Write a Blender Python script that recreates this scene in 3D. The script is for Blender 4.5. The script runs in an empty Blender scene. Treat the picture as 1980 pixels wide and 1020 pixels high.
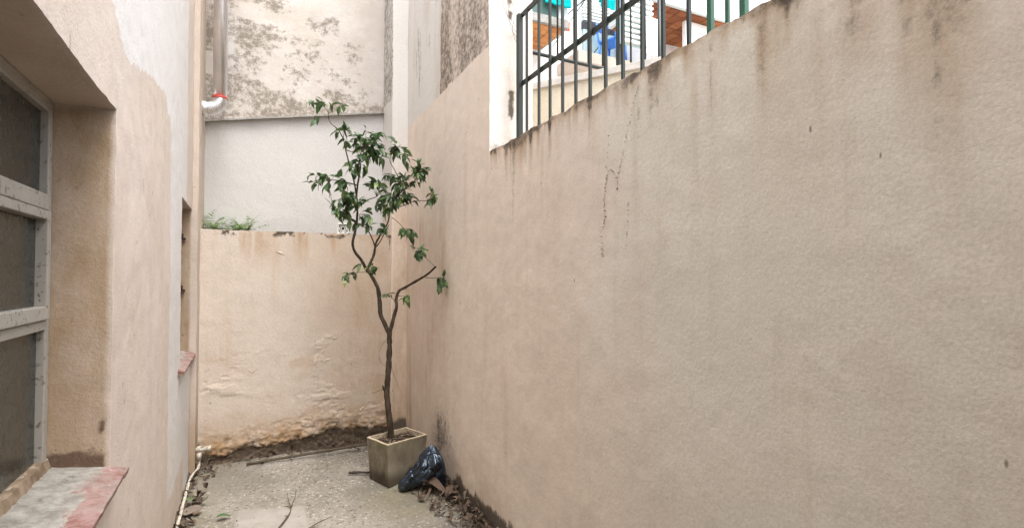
import bpy, math, random
import numpy as np
from mathutils import Vector, Matrix

random.seed(7)
RNG = np.random.default_rng(11)
S = bpy.context.scene
COL = S.collection

# ------------------------------------------------------------------ camera
cam_d = bpy.data.cameras.new('camera')
cam_d.sensor_width = 36.0
cam_d.lens = 18.18
cam_d.clip_start = 0.02
cam_d.clip_end = 500
cam = bpy.data.objects.new('camera', cam_d)
COL.objects.link(cam)
cam.location = (0, 0, 1.6)
cam.rotation_euler = (math.radians(91.26), 0, math.radians(-25.83))
S.camera = cam

# ------------------------------------------------------------------ sky, sun, exposure
SUN_EL, SUN_AZ = math.radians(68), math.radians(165)      # azimuth clockwise from +Y
W = bpy.data.worlds.new('World')
S.world = W
W.use_nodes = True
nt = W.node_tree
bg = nt.nodes['Background']
sky = nt.nodes.new('ShaderNodeTexSky')
sky.sky_type = 'NISHITA'
sky.sun_disc = False
sky.sun_elevation = SUN_EL
sky.sun_rotation = SUN_AZ
sky.dust_density = 4.0
sky.ozone_density = 1.0
hs = nt.nodes.new('ShaderNodeHueSaturation')               # a veiled, overcast sky: little blue left
hs.inputs['Saturation'].default_value = 0.34
nt.links.new(sky.outputs[0], hs.inputs['Color'])
nt.links.new(hs.outputs[0], bg.inputs['Color'])
bg.inputs['Strength'].default_value = 0.15
sun_d = bpy.data.lights.new('sun', 'SUN')
sun_d.energy = .6
sun_d.angle = math.radians(50)
sun_d.color = (1.0, 0.97, 0.92)
sun = bpy.data.objects.new('sun', sun_d)
COL.objects.link(sun)
sv = Vector((math.sin(SUN_AZ) * math.cos(SUN_EL), math.cos(SUN_AZ) * math.cos(SUN_EL), math.sin(SUN_EL)))
sun.rotation_euler = sv.to_track_quat('Z', 'Y').to_euler()
sun.location = (0, 0, 12)
S.view_settings.view_transform = 'Standard'
S.view_settings.look = 'None'
S.view_settings.gamma = 1.0
S.view_settings.exposure = 2.2
S.cycles.use_denoising = True
S.cycles.max_bounces = 8
S.cycles.diffuse_bounces = 5

# ------------------------------------------------------------------ noise (numpy)
def _hash(x, y, z):
    h = (x * np.uint32(374761393) + y * np.uint32(668265263) + z * np.uint32(2246822519)).astype(np.uint32)
    h = ((h ^ (h >> np.uint32(13))) * np.uint32(1274126177)).astype(np.uint32)
    h ^= h >> np.uint32(16)
    return h.astype(np.float64) / 4294967295.0

def vn(p):
    p = np.asarray(p, float) + 1000.0
    i = np.floor(p).astype(np.int64)
    f = p - i
    f = f * f * (3 - 2 * f)
    i = i.astype(np.uint32)
    o = np.zeros(len(p))
    one = np.uint32(1)
    for dx in (0, 1):
        wx = f[:, 0] if dx else 1 - f[:, 0]
        for dy in (0, 1):
            wy = f[:, 1] if dy else 1 - f[:, 1]
            for dz in (0, 1):
                wz = f[:, 2] if dz else 1 - f[:, 2]
                o += wx * wy * wz * _hash(i[:, 0] + one * np.uint32(dx), i[:, 1] + np.uint32(dy), i[:, 2] + np.uint32(dz))
    return o

def fbm(p, sc=(1, 1, 1), octv=4, gain=0.5, seed=0):
    q = np.asarray(p, float) * np.asarray(sc, float) + seed * 17.31
    a, t, o = 1.0, 0.0, 0.0
    for k in range(octv):
        o = o + a * vn(q)
        t += a
        a *= gain
        q = q * 2.03 + 5.7
    return o / t

def sst(a, b, x):
    t = np.clip((x - a) / (b - a), 0, 1)
    return t * t * (3 - 2 * t)

# ------------------------------------------------------------------ objects
def tag(o, label=None, cat=None, group=None, kind=None):
    if label: o['label'] = label
    if cat: o['category'] = cat
    if group: o['group'] = group
    if kind: o['kind'] = kind
    return o

def empty(name, loc=(0, 0, 0), rz=0.0):
    o = bpy.data.objects.new(name, None)
    o.location = loc
    o.rotation_euler = (0, 0, rz)
    o.empty_display_size = 0.1
    COL.objects.link(o)
    return o

class MB:
    def __init__(self):
        self.v, self.f, self.n, self.mi = [], [], 0, []
    def add(self, pts, faces, m=0):
        pts = np.asarray(pts, float)
        self.v.append(pts)
        self.f.extend([tuple(int(i) + self.n for i in q) for q in faces])
        self.mi.extend([m] * len(faces))
        self.n += len(pts)
        return self
    def pts(self):
        return np.concatenate(self.v)
    def box(self, a, b, m=0):
        x0, y0, z0 = a; x1, y1, z1 = b
        p = [(x0, y0, z0), (x1, y0, z0), (x1, y1, z0), (x0, y1, z0), (x0, y0, z1), (x1, y0, z1), (x1, y1, z1), (x0, y1, z1)]
        return self.add(p, [(0, 3, 2, 1), (4, 5, 6, 7), (0, 1, 5, 4), (1, 2, 6, 5), (2, 3, 7, 6), (3, 0, 4, 7)], m)
    def sheet(self, o, u, v, us, vs, holes=(), m=0):
        o, u, v = (np.asarray(t, float) for t in (o, u, v))
        nu, nv = len(us), len(vs)
        P = o + us[:, None, None] * u + vs[None, :, None] * v
        idx = np.arange(nu * nv).reshape(nu, nv)
        cu, cv = (us[:-1] + us[1:]) / 2, (vs[:-1] + vs[1:]) / 2
        keep = np.ones((nu - 1, nv - 1), bool)
        for h in holes:
            keep &= ~(((cu > h[0]) & (cu < h[1]))[:, None] & ((cv > h[2]) & (cv < h[3]))[None, :])
        q = np.stack([idx[:-1, :-1], idx[1:, :-1], idx[1:, 1:], idx[:-1, 1:]], -1)[keep]
        return self.add(P.reshape(-1, 3), q.tolist(), m)
    def tube(self, path, radii, seg=8, cap=True, m=0):
        path = [Vector(p) for p in path]
        nP = len(path)
        if not hasattr(radii, '__len__'): radii = [radii] * nP
        up = None
        rings = []
        for i, p in enumerate(path):
            t = (path[min(i + 1, nP - 1)] - path[max(i - 1, 0)]).normalized()
            if up is None:
                up = t.orthogonal().normalized()
            else:
                up = (up - t * up.dot(t))
                up = up.normalized() if up.length > 1e-6 else t.orthogonal().normalized()
            sd = t.cross(up)
            for k in range(seg):
                a = 2 * math.pi * k / seg
                rings.append(p + (up * math.cos(a) + sd * math.sin(a)) * radii[i])
        F = []
        for i in range(nP - 1):
            for k in range(seg):
                a, b = i * seg + k, i * seg + (k + 1) % seg
                F.append((a, b, b + seg, a + seg))
        if cap:
            F.append(tuple(range(seg))[::-1])
            F.append(tuple(range((nP - 1) * seg, nP * seg)))
        return self.add([tuple(r) for r in rings], F, m)
    def build(self, name, mat, parent=None, attrs=None, smooth=False, bevel=0.0, disp=None):
        P = self.pts()
        if disp is not None:
            P = P + disp(P)
        me = bpy.data.meshes.new(name)
        me.from_pydata(P.tolist(), [], self.f)
        for mm in (mat if isinstance(mat, (list, tuple)) else [mat]):
            me.materials.append(mm)
        if any(self.mi):
            me.polygons.foreach_set('material_index', self.mi)
        if smooth:
            me.polygons.foreach_set('use_smooth', [True] * len(me.polygons))
        for k, val in (attrs or {}).items():
            at = me.attributes.new(k, 'FLOAT', 'POINT')
            at.data.foreach_set('value', np.asarray(val, np.float32))
        me.update()
        o = bpy.data.objects.new(name, me)
        COL.objects.link(o)
        if parent: o.parent = parent
        if bevel:
            bm = o.modifiers.new('bevel', 'BEVEL')
            bm.width = bevel
            bm.segments = 2
            bm.limit_method = 'ANGLE'
        return o

def cuts(a, b, cell, extra=()):
    ks = sorted({a, b, *[e for e in extra if a < e < b]})
    out = []
    for p, q in zip(ks[:-1], ks[1:]):
        nn = max(1, int(round((q - p) / cell)))
        out.extend(np.linspace(p, q, nn + 1)[:-1])
    out.append(b)
    return np.array(out)

def smooth_path(pts, sub=4):
    P = [Vector(p) for p in pts]
    P = [P[0] * 2 - P[1]] + P + [P[-1] * 2 - P[-2]]
    out = []
    for i in range(1, len(P) - 2):
        a, b, c, d = P[i - 1:i + 3]
        for k in range(sub):
            t = k / sub
            out.append(0.5 * ((2 * b) + (c - a) * t + (2 * a - 5 * b + 4 * c - d) * t * t + (3 * b - a - 3 * c + d) * t ** 3))
    out.append(P[-2])
    return out

def wob(amp, fr, seed=0):
    def f(P):
        return np.stack([fbm(P, (fr,) * 3, 3, 0.5, seed + k) - 0.5 for k in range(3)], 1) * 2 * amp
    return f

# ------------------------------------------------------------------ materials
class NT:
    def __init__(self, name, coord='Object'):
        self.m = bpy.data.materials.new(name)
        self.m.use_nodes = True
        self.t = self.m.node_tree
        self.b = self.t.nodes['Principled BSDF']
        self.co = self.n('ShaderNodeTexCoord').outputs[coord]
    def n(self, typ, **kw):
        x = self.t.nodes.new(typ)
        for k, v in kw.items(): setattr(x, k, v)
        return x
    def put(self, sock, val):
        if hasattr(val, 'node'): self.t.links.new(val, sock)
        elif isinstance(val, (tuple, list)) and len(val) == 3 and sock.type == 'RGBA': sock.default_value = (*val, 1)
        else: sock.default_value = val
    def noise(self, sc, det=4, rough=0.55, stretch=None, dist=0.0, off=0.0):
        x = self.n('ShaderNodeTexNoise')
        co = self.co
        if stretch or off:
            mp = self.n('ShaderNodeMapping')
            self.put(mp.inputs['Vector'], co)
            mp.inputs['Scale'].default_value = stretch or (1, 1, 1)
            mp.inputs['Location'].default_value = (off, off * 1.7, off * .6)
            co = mp.outputs[0]
        self.put(x.inputs['Vector'], co)
        x.inputs['Scale'].default_value = sc
        x.inputs['Detail'].default_value = det
        x.inputs['Roughness'].default_value = rough
        x.inputs['Distortion'].default_value = dist
        return x.outputs['Fac']
    def voro(self, sc, out='Distance', stretch=None):
        x = self.n('ShaderNodeTexVoronoi')
        co = self.co
        if stretch:
            mp = self.n('ShaderNodeMapping')
            self.put(mp.inputs['Vector'], co)
            mp.inputs['Scale'].default_value = stretch
            co = mp.outputs[0]
        self.put(x.inputs['Vector'], co)
        x.inputs['Scale'].default_value = sc
        return x.outputs[out]
    def attr(self, name):
        return self.n('ShaderNodeAttribute', attribute_name=name).outputs['Fac']
    def math(self, op, a, b=0.0, clamp=False):
        x = self.n('ShaderNodeMath', operation=op, use_clamp=clamp)
        self.put(x.inputs[0], a)
        self.put(x.inputs[1], b)
        return x.outputs[0]
    def rng(self, v, a, b, c=0.0, d=1.0):
        x = self.n('ShaderNodeMapRange', interpolation_type='SMOOTHSTEP')
        self.put(x.inputs['Value'], v)
        for s, q in zip(('From Min', 'From Max', 'To Min', 'To Max'), (a, b, c, d)): x.inputs[s].default_value = q
        return x.outputs[0]
    def mix(self, f, a, b, blend='MIX'):
        x = self.n('ShaderNodeMix', data_type='RGBA', blend_type=blend)
        self.put(x.inputs['Factor'], f)
        self.put(x.inputs['A'] if False else x.inputs[6], a)
        self.put(x.inputs[7], b)
        return x.outputs[2]
    def bump(self, h, dist, strength=1.0, prev=None):
        x = self.n('ShaderNodeBump')
        x.inputs['Strength'].default_value = strength
        x.inputs['Distance'].default_value = dist
        self.put(x.inputs['Height'], h)
        if prev is not None: self.put(x.inputs['Normal'], prev)
        return x.outputs[0]
    def done(self, col, rough=0.85, normal=None, spec=0.3, metal=0.0):
        self.put(self.b.inputs['Base Color'], col)
        self.put(self.b.inputs['Roughness'], rough)
        self.b.inputs['Specular IOR Level'].default_value = spec
        self.b.inputs['Metallic'].default_value = metal
        if normal is not None: self.put(self.b.inputs['Normal'], normal)
        return self.m

def plaster(name, A, B, wash=None, brown=(.30, .19, .10), grime=(.07, .055, .04), big=1.1, fine=170, fd=.0012, md=.004, specks=.5, rough=.9, patch=None, gamp=1.0, bmin=.25):
    t = NT(name)
    c = t.mix(t.rng(t.noise(big, 5, .55), .35, .65), A, B)
    mott = t.noise(7, 4, .68, off=3.1)
    c = t.mix(1.0, c, t.mix(mott, (.86, .85, .84), (1.1, 1.1, 1.1)), 'MULTIPLY')
    if patch:
        c = t.mix(t.rng(t.math('ADD', t.attr('fade'), t.math('MULTIPLY', t.math('SUBTRACT', t.noise(.8, 4, .55, off=11.3), .5), 1.6)), .15, .95), c, patch)
        c = t.mix(t.rng(t.noise(2.3, 5, .62, off=13.7), .52, .72, 0, .45), c, tuple(q * .87 for q in A))
    strk = t.noise(1.0, 4, .6, stretch=(11, 11, .8), off=1.3)
    c = t.mix(t.rng(strk, .50, .78, 0, .20), c, brown)
    if wash:
        w = t.rng(t.math('ADD', t.attr('wash'), t.math('MULTIPLY', t.math('SUBTRACT', mott, .5), .35)), .42, .58)
        c = t.mix(w, c, wash)
    br = t.math('MULTIPLY', t.attr('brown'), t.rng(t.noise(5, 4, .7, stretch=(1, 1, .45), off=7.7), .25, .7, bmin, 1.15), True)
    c = t.mix(br, c, brown)
    gf = t.noise(26, 4, .75, off=9.2)
    g = t.rng(t.math('ADD', t.attr('grime'), t.math('MULTIPLY', t.math('SUBTRACT', gf, .5), gamp)), .3, .85)
    c = t.mix(g, c, grime)
    grn = t.noise(fine * .8, 2, .6, off=31.0)
    c = t.mix(1.0, c, t.mix(t.rng(grn, .3, .7), (.93, .925, .92), (1.05, 1.05, 1.05)), 'MULTIPLY')
    if patch:
        chip = t.math('MULTIPLY', t.rng(t.voro(11, stretch=(1, 1, .4)), .055, .03), t.rng(t.noise(4, 1, .5, off=21.0), .5, .55), True)
        c = t.mix(t.math('MULTIPLY', chip, .75), c, (.16, .12, .09))
    if specks:
        sp = t.math('MULTIPLY', t.rng(t.voro(34), .10, .03), t.rng(t.noise(3.1, 3, .5, off=4.4), .5, .66), True)
        c = t.mix(t.math('MULTIPLY', sp, specks), c, (.09, .06, .04))
    nb = t.bump(t.noise(9, 3, .6, off=2.2), md)
    nb = t.bump(t.noise(fine * .45, 4, .75), fd * 2.4, prev=nb)
    return t.done(c, rough, nb, .2)

M = {}
M['right'] = plaster('pink_render', (.745, .645, .56), (.72, .625, .545), wash=(.65, .625, .59), brown=(.43, .315, .21), grime=(.115, .094, .074), fine=150, fd=.0006, md=.0018, patch=(.705, .665, .585))
M['back'] = plaster('pink_flaking_render', (.60, .53, .46), (.57, .495, .42), brown=(.40, .265, .15), grime=(.085, .065, .046), fine=120, fd=.0010, md=.004, specks=.7)
M['house'] = plaster('pale_pink_render', (.60, .53, .478), (.58, .505, .44), wash=(.63, .615, .60), brown=(.30, .205, .115), grime=(.13, .085, .06), fine=190, fd=.0009, md=.002, specks=.9, bmin=.65)  # brown also carries the painted shade of the window reveals
M['far'] = plaster('mould_stained_render', (.56, .535, .50), (.53, .49, .45), wash=(.55, .54, .52), brown=(.43, .375, .315), grime=(.235, .205, .17), fine=120, fd=.0012, md=.005, specks=.2, gamp=1.9)
M['cream'] = plaster('cream_render', (.56, .52, .43), (.52, .48, .39), fine=120, specks=.2)
M['white_wall'] = plaster('white_render', (.82, .82, .82), (.8, .8, .79), fine=100, specks=0)

def simple(name, A, B, sc=20, rough=.6, bump=.001, bs=60, spec=.4, metal=0.0, stretch=None, det=5):
    t = NT(name)
    c = t.mix(t.rng(t.noise(sc, det, .6, stretch=stretch), .35, .65), A, B)
    nb = t.bump(t.noise(bs, 4, .6, stretch=stretch), bump)
    return t.done(c, rough, nb, spec, metal)

def chipped(name, paint, under, amt=.62, sc=38, rough=.55):
    t = NT(name)
    n = t.noise(sc, 8, .7)
    k = t.rng(n, amt, amt + .05)
    c = t.mix(t.noise(9, 5, .6), paint, tuple(x * .8 for x in paint))
    c = t.mix(k, c, under)
    return t.done(c, rough, t.bump(t.math('SUBTRACT', 1.0, k), .0012, prev=t.bump(t.noise(90, 3, .6), .0006)), .35)

M['frame'] = chipped('white_chipped_paint', (.35, .33, .29), (.17, .14, .11), .58, 55)
M['pvc'] = chipped('dirty_white_pvc', (.52, .48, .41), (.2, .14, .09), .58, 30)
M['green_metal'] = chipped('dark_green_paint', (.014, .020, .016), (.08, .055, .035), .68, 40, .45)
M['green_post'] = chipped('bottle_green_paint', (.02, .085, .05), (.03, .03, .03), .72, 40, .4)
t = NT('dirty_obscure_glass')
gc = t.mix(t.rng(t.noise(1.5, 5, .6, stretch=(1, 1, .5)), .3, .7), (.022, .025, .021), (.035, .038, .032))
gc = t.mix(t.rng(t.noise(90, 4, .7), .62, .78, 0, .5), gc, (.16, .155, .13))
M['glass'] = t.done(gc, t.rng(t.noise(30, 3, .6), .3, .7, .14, .32), t.bump(t.noise(60, 2, .5), .0003), .5)
t = NT('worn_red_sill')
rd = t.attr('red')
k = t.rng(t.math('ADD', rd, t.math('MULTIPLY', t.math('SUBTRACT', t.noise(11, 7, .72, stretch=(1, .6, 1)), .5), 2.3)), .42, .62)
grey = t.mix(t.rng(t.noise(22, 7, .7), .3, .7), (.17, .155, .13), (.34, .325, .29))
red = t.mix(t.rng(t.noise(16, 6, .7, off=4), .35, .6), (.185, .075, .06), (.29, .185, .17))
c = t.mix(k, grey, red)
c = t.mix(t.rng(t.noise(6, 6, .7, off=14), .42, .66, 0, .7), c, grey)
c = t.mix(t.rng(t.noise(40, 6, .7, off=8), .62, .75), c, (.55, .50, .45))
c = t.mix(t.rng(t.noise(13, 6, .7, off=2), .62, .72), c, (.10, .075, .05))
M['sill'] = t.done(c, .75, t.bump(t.noise(40, 8, .75), .006), .3)
t = NT('stained_cement')
c = t.mix(t.rng(t.noise(6, 6, .6), .3, .7), (.19, .162, .115), (.275, .24, .18))
c = t.mix(t.rng(t.noise(5, 6, .65, off=6), .5, .72), c, (.15, .14, .07))
c = t.mix(t.rng(t.noise(34, 5, .7, off=2), .66, .74), c, (.45, .40, .32))
c = t.mix(t.attr('grime'), c, (.06, .045, .03))
M['planter'] = t.done(c, .85, t.bump(t.noise(70, 6, .7), .002), .25)
M['rim'] = simple('worn_cement_edge', (.46, .38, .27), (.33, .27, .19), 30, .85, .002)
t = NT('rough_concrete')
n1 = t.noise(1.6, 6, .62)
c = t.mix(t.rng(n1, .32, .66), (.165, .15, .124), (.28, .26, .225))
c = t.mix(t.rng(t.noise(6, 6, .7, off=5), .50, .7, 0, .75), c, (.19, .165, .125))
c = t.mix(t.rng(t.noise(34, 5, .75, off=1), .56, .64), c, (.50, .475, .42))
c = t.mix(t.rng(t.noise(40, 5, .75, off=3), .555, .64), c, (.07, .06, .046))
c = t.mix(t.rng(t.noise(1.1, 5, .6, off=6.5), .48, .66, 0, .6), c, (.17, .155, .13))
c = t.mix(t.math('MULTIPLY', t.attr('moss'), t.rng(t.noise(12, 6, .7, off=8), .3, .65), True), c, (.20, .18, .12))
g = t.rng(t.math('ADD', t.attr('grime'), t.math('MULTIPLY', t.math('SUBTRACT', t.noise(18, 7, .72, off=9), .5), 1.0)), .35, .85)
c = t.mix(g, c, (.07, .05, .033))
M['ground'] = t.done(c, .92, t.bump(t.noise(60, 5, .75), .009, prev=t.bump(t.noise(14, 4, .6), .010)), .2)
M['fillet'] = simple('dirty_mortar', (.16, .115, .075), (.27, .21, .15), 25, .95, .004, 60, .1)
M['paver'] = simple('pale_cement_patch', (.30, .28, .25), (.25, .23, .205), 8, .9, .003, 60, .2)
M['bark'] = simple('brown_bark', (.032, .022, .015), (.075, .053, .036), 30, .88, .012, 60, .2, stretch=(1, 1, .35))
M['dark_stick'] = simple('dark_wet_stick', (.02, .016, .012), (.04, .032, .024), 40, .7, .003, 80)
M['twig'] = simple('thin_twig_bark', (.065, .048, .033), (.11, .09, .062), 60, .8, .002, 90, .2)
M['soil'] = simple('dark_soil', (.035, .026, .018), (.075, .055, .038), 40, .95, .01, 90, .1)
M['steel'] = simple('galvanised_steel', (.82, .82, .83), (.72, .72, .74), 6, .33, .0008, 14, .5, 1.0)
M['red_band'] = simple('red_tape', (.5, .05, .03), (.4, .04, .03), 20, .5)
M['white_paint'] = simple('white_enamel', (.78, .78, .76), (.7, .7, .68), 12, .5)
M['concrete'] = simple('grey_concrete', (.34, .33, .31), (.25, .24, .22), 14, .9, .004)
M['cap'] = simple('grey_coping', (.50, .48, .45), (.42, .40, .37), 12, .9, .002)
t = NT('orange_clay_brick')
oi = t.n('ShaderNodeObjectInfo')
c = t.mix(oi.outputs['Random'], (.42, .17, .06), (.55, .26, .10))
M['brick'] = t.done(c, .9, t.bump(t.noise(40, 5, .6), .004), .2)
t = NT('brown_clay_brick')
oi = t.n('ShaderNodeObjectInfo')
c = t.mix(oi.outputs['Random'], (.16, .055, .025), (.28, .11, .05))
M['brick_dark'] = t.done(c, .9, t.bump(t.noise(40, 5, .6), .004), .2)
M['teal_panel'] = simple('dark_teal_panel', (.035, .085, .075), (.05, .11, .10), 3, .5)
M['grey_panel'] = simple('pale_grey_panel', (.55, .60, .62), (.5, .56, .58), 3, .5)
M['window_pale'] = simple('pale_teal_glass', (.30, .42, .44), (.36, .47, .48), 2, .2, .0005, 8, .6)
M['black'] = simple('dark_gap', (.02, .022, .03), (.03, .03, .04), 5, .6)
M['cloth_teal'] = simple('turquoise_cloth', (.0, .32, .34), (.0, .40, .40), 8, .9, .003, 30, .1)
M['cloth_white'] = simple('white_cloth', (.75, .76, .8), (.66, .67, .72), 8, .9, .003, 30, .1)
t = NT('speckled_cloth')
c = t.mix(t.rng(t.voro(26), .30, .22), (.8, .8, .82), (.10, .11, .16))
M['cloth_speck'] = t.done(c, .9, None, .1)
M['coral'] = simple('coral_cloth', (.75, .16, .10), (.65, .2, .14), 8, .9)
M['blue_plastic'] = simple('blue_plastic', (.05, .22, .70), (.04, .18, .62), 5, .4)
M['terrace'] = simple('terrace_tiles', (.42, .37, .32), (.36, .32, .28), 3, .8)

def leafmat(name, A, B, C, transl=.25, rough=.38, objrand=True):
    t = NT(name)
    r = t.n('ShaderNodeObjectInfo').outputs['Random'] if objrand else t.attr('rnd')
    c = t.mix(r, A, B)
    c = t.mix(t.rng(r, .90, .99), c, C)
    c = t.mix(t.rng(t.noise(60, 3, .5), .4, .7, 0, .3), c, A)
    t.done(c, rough, t.bump(t.noise(90, 2, .5), .0008), .5)
    tr = t.n('ShaderNodeBsdfTranslucent')
    t.put(tr.inputs['Color'], c)
    mx = t.n('ShaderNodeMixShader')
    mx.inputs[0].default_value = transl
    t.t.links.new(t.b.outputs[0], mx.inputs[1])
    t.t.links.new(tr.outputs[0], mx.inputs[2])
    t.t.links.new(mx.outputs[0], t.t.nodes['Material Output'].inputs['Surface'])
    return t.m
M['leaf'] = leafmat('glossy_green_leaf', (.042, .082, .032), (.115, .19, .075), (.28, .37, .11), .34)
M['leaf_mass'] = leafmat('glossy_green_foliage', (.042, .082, .032), (.115, .19, .075), (.28, .37, .11), .34, objrand=False)
M['fern'] = leafmat('pale_green_fern', (.14, .24, .06), (.24, .34, .12), (.32, .40, .18), .35, .6, False)
M['dry'] = leafmat('dry_brown_leaf', (.045, .031, .021), (.14, .095, .062), (.27, .21, .15), .05, .8, False)
M['dry_one'] = leafmat('dry_curled_leaf', (.09, .06, .04), (.15, .10, .07), (.25, .18, .12), .05, .75)
M['leaf_fallen'] = leafmat('fallen_green_leaf', (.07, .13, .04), (.10, .16, .06), (.15, .2, .08), .1, .5)
M['board'] = simple('brown_grey_board', (.19, .155, .125), (.15, .12, .095), 14, .85)
t = NT('black_plastic_film')
c = t.mix(t.rng(t.noise(5, 3, .5), .35, .65), (.004, .005, .008), (.008, .013, .028))
M['bag'] = t.done(c, .24, t.bump(t.noise(30, 3, .55, dist=2.0), .005), .9)
M['bag'].node_tree.nodes['Principled BSDF'].inputs['Specular Tint'].default_value = (.6, .8, 1.0, 1)  # bluish tint stands in for the sky's blue in the highlights
M['bag'].node_tree.nodes['Principled BSDF'].inputs['Coat Weight'].default_value = .35
M['bag'].node_tree.nodes['Principled BSDF'].inputs['Coat Roughness'].default_value = .12

# ================================================================== the setting
# ------------------------------------------------------------------ ground
mb = MB()
xs = np.concatenate([[-60, -20, -6], cuts(-0.7, 1.6, .02), [6, 20, 60]])
ys = np.concatenate([[-60, -20, -4], cuts(2.6, 5.3, .02, ), [12, 30, 60]])
mb.sheet((0, 0, 0), (1, 0, 0), (0, 1, 0), xs, ys)
P = mb.pts()
inn = sst(-.8, -.6, P[:, 0]) * sst(2.4, 2.8, P[:, 1]) * (P[:, 0] < 1.7) * (P[:, 1] < 5.4)
h = (fbm(P, (2.2, 2.2, 1), 4, .55, 2) - .5) * .03 + (fbm(P, (22, 22, 1), 4, .6, 3) - .5) * .012
mb.v = [np.stack([P[:, 0], P[:, 1], (h - .008) * inn], 1)]
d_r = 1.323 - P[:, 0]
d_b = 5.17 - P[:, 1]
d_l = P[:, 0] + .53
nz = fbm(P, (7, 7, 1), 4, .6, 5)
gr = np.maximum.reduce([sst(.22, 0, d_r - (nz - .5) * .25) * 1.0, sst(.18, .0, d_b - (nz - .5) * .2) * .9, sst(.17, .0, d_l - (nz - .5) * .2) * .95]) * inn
moss = np.maximum(sst(.45, .1, np.hypot(P[:, 0] - .95, (P[:, 1] - 3.7) * .8)) * .8, sst(.5, .1, d_l) * .6)
ground = mb.build('ground', M['ground'], attrs={'grime': gr, 'moss': moss}, smooth=True)
tag(ground, kind='structure')

# pale rectangular cement patch let into the floor
mb = MB()
pu, pv = cuts(0, 1, .02), cuts(0, 1, .02)
mb.sheet((0, 0, 0), (1, 0, 0), (0, 1, 0), pu, pv)
q = mb.pts()
A, B_, C_, D_ = (np.array(v) for v in ((-.15, 4.04), (.30, 3.90), (.30, 3.40), (-.15, 3.45)))
u, v = q[:, :1], q[:, 1:2]
xy = (A * (1 - u) + B_ * u) * (1 - v) + (D_ * (1 - u) + C_ * u) * v
edge = np.minimum.reduce([q[:, 0], 1 - q[:, 0], q[:, 1], 1 - q[:, 1]])
P3 = np.concatenate([xy, np.zeros((len(q), 1))], 1)
j = (fbm(P3, (30, 30, 1), 3, .5, 9) - .5) * .02
P3[:, 0] += j
P3[:, 1] += np.roll(j, 40)
P3[:, 2] = .006 + (fbm(P3, (14, 14, 1), 3, .5, 4) - .5) * .004 - sst(.05, 0, edge) * .018
mb.v = [P3]
tag(mb.build('paving_patch', M['paver'], smooth=True), kind='structure')

# raised ground of the neighbours behind the boundary wall
mb = MB()
mb.box((1.60, -6, -.5), (30, 30, 2.28))
tag(mb.build('terrace', M['terrace']), kind='structure')

# ------------------------------------------------------------------ boundary wall on the right
XR, YT = 1.323, 3.07
mb = MB()
ysl = cuts(-1.6, YT, .016)
ysh = cuts(YT, 5.66, .016)
mb.sheet((XR, 0, 0), (0, 1, 0), (0, 0, 1), ysl, cuts(-.05, 2.4, .016, (2.3,)))
mb.sheet((XR, 0, 0), (0, 1, 0), (0, 0, 1), ysh, np.concatenate([cuts(-.05, 4.4, .016, (2.3, 2.4))[:-1], cuts(4.4, 6.6, .1)]))
mb.sheet((0, YT, 0), (1, 0, 0), (0, 0, 1), cuts(XR, 1.64, .016), np.concatenate([cuts(2.3, 4.4, .016, (2.4,))[:-1], cuts(4.4, 6.6, .1)]))
mb.sheet((0, 0, 2.4), (1, 0, 0), (0, 1, 0), cuts(XR, 1.59, .016), ysl)
mb.sheet((1.59, 0, 0), (0, 1, 0), (0, 0, 1), cuts(-1.6, YT, .1), cuts(2.0, 2.4, .1))
mb.sheet((1.64, 0, 0), (0, 1, 0), (0, 0, 1), cuts(YT, 5.66, .2), cuts(2.0, 6.6, .2))
mb.sheet((0, 0, 6.6), (1, 0, 0), (0, 1, 0), cuts(XR, 1.64, .2), cuts(YT, 5.66, .2))
P = mb.pts()
y, z, x = P[:, 1], P[:, 2], P[:, 0]
Q = np.stack([y, y * 0, z], 1)
low = (y < YT - .001)
n8 = fbm(Q, (7, 1, 0), 3, .6, 21)
nf = fbm(Q, (40, 1, 0), 3, .6, 22)
topd = 2.4 - z
front = (np.abs(x - XR) < .002)
# grime: fringe along the top edge with runs, rain streaks, splash band at the foot
run = .03 + .16 * sst(.45, .75, n8) * nf + .07 * sst(.4, .7, nf)
g = low * sst(run * 1.0, run * .15, topd) * (.40 + .42 * sst(.3, .7, n8)) * (topd < .4)
ln = .25 + 1.1 * fbm(Q, (3, 1, 0), 2, .5, 25)
stq = sst(.57, .72, fbm(Q, (16, 1, .25), 4, .6, 27)) * sst(ln, ln * .2, topd)
g = np.maximum(g, low * stq * .50)
xb = 0.0 * y
for (yc, wd, l, a) in ((1.23, .02, .6, .5), (1.04, .025, .55, .6), (.87, .02, .75, .45), (.78, .06, .45, .6), (.66, .035, .52, .6), (.585, .05, .58, .55), (.55, .04, .5, .5), (1.03, .03, .5, .5), (.99, .025, .35, .45), (1.30, .018, .55, .35), (.80, .05, .45, .45), (.63, .05, .55, .5), (.57, .035, .6, .55), (.68, .03, .35, .4), (2.5, .03, .4, .35), (2.36, .012, .5, .4), (1.62, .02, .8, .3), (1.45, .04, .3, .35), (1.9, .02, .3, .3), (2.2, .03, .3, .3), (1.19, .02, .7, .32)):
    xb = np.maximum(xb, low * front * a * 1.2 * sst(wd * 1.5, 0, np.abs(y - yc - .03 * (nf - .5))) * sst(l * 1.15, l * .2, topd))
    g = np.maximum(g, low * a * sst(wd, 0, np.abs(y - yc - .02 * (nf - .5))) * sst(l, l * .15, topd) * (.6 + .8 * fbm(Q, (20, 1, 6), 3, .6, 29)))
fb = fbm(Q, (6, 1, 2), 4, .6, 31)
foot = .03 + .15 * sst(.3, .7, fb) + .07 * (fbm(Q, (35, 1, 12), 3, .6, 33) - .5) + .05 * sst(4.2, 3.6, y) * (y > 2.5)
g = np.maximum(g, sst(foot, foot * .35, z) * front)
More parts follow.
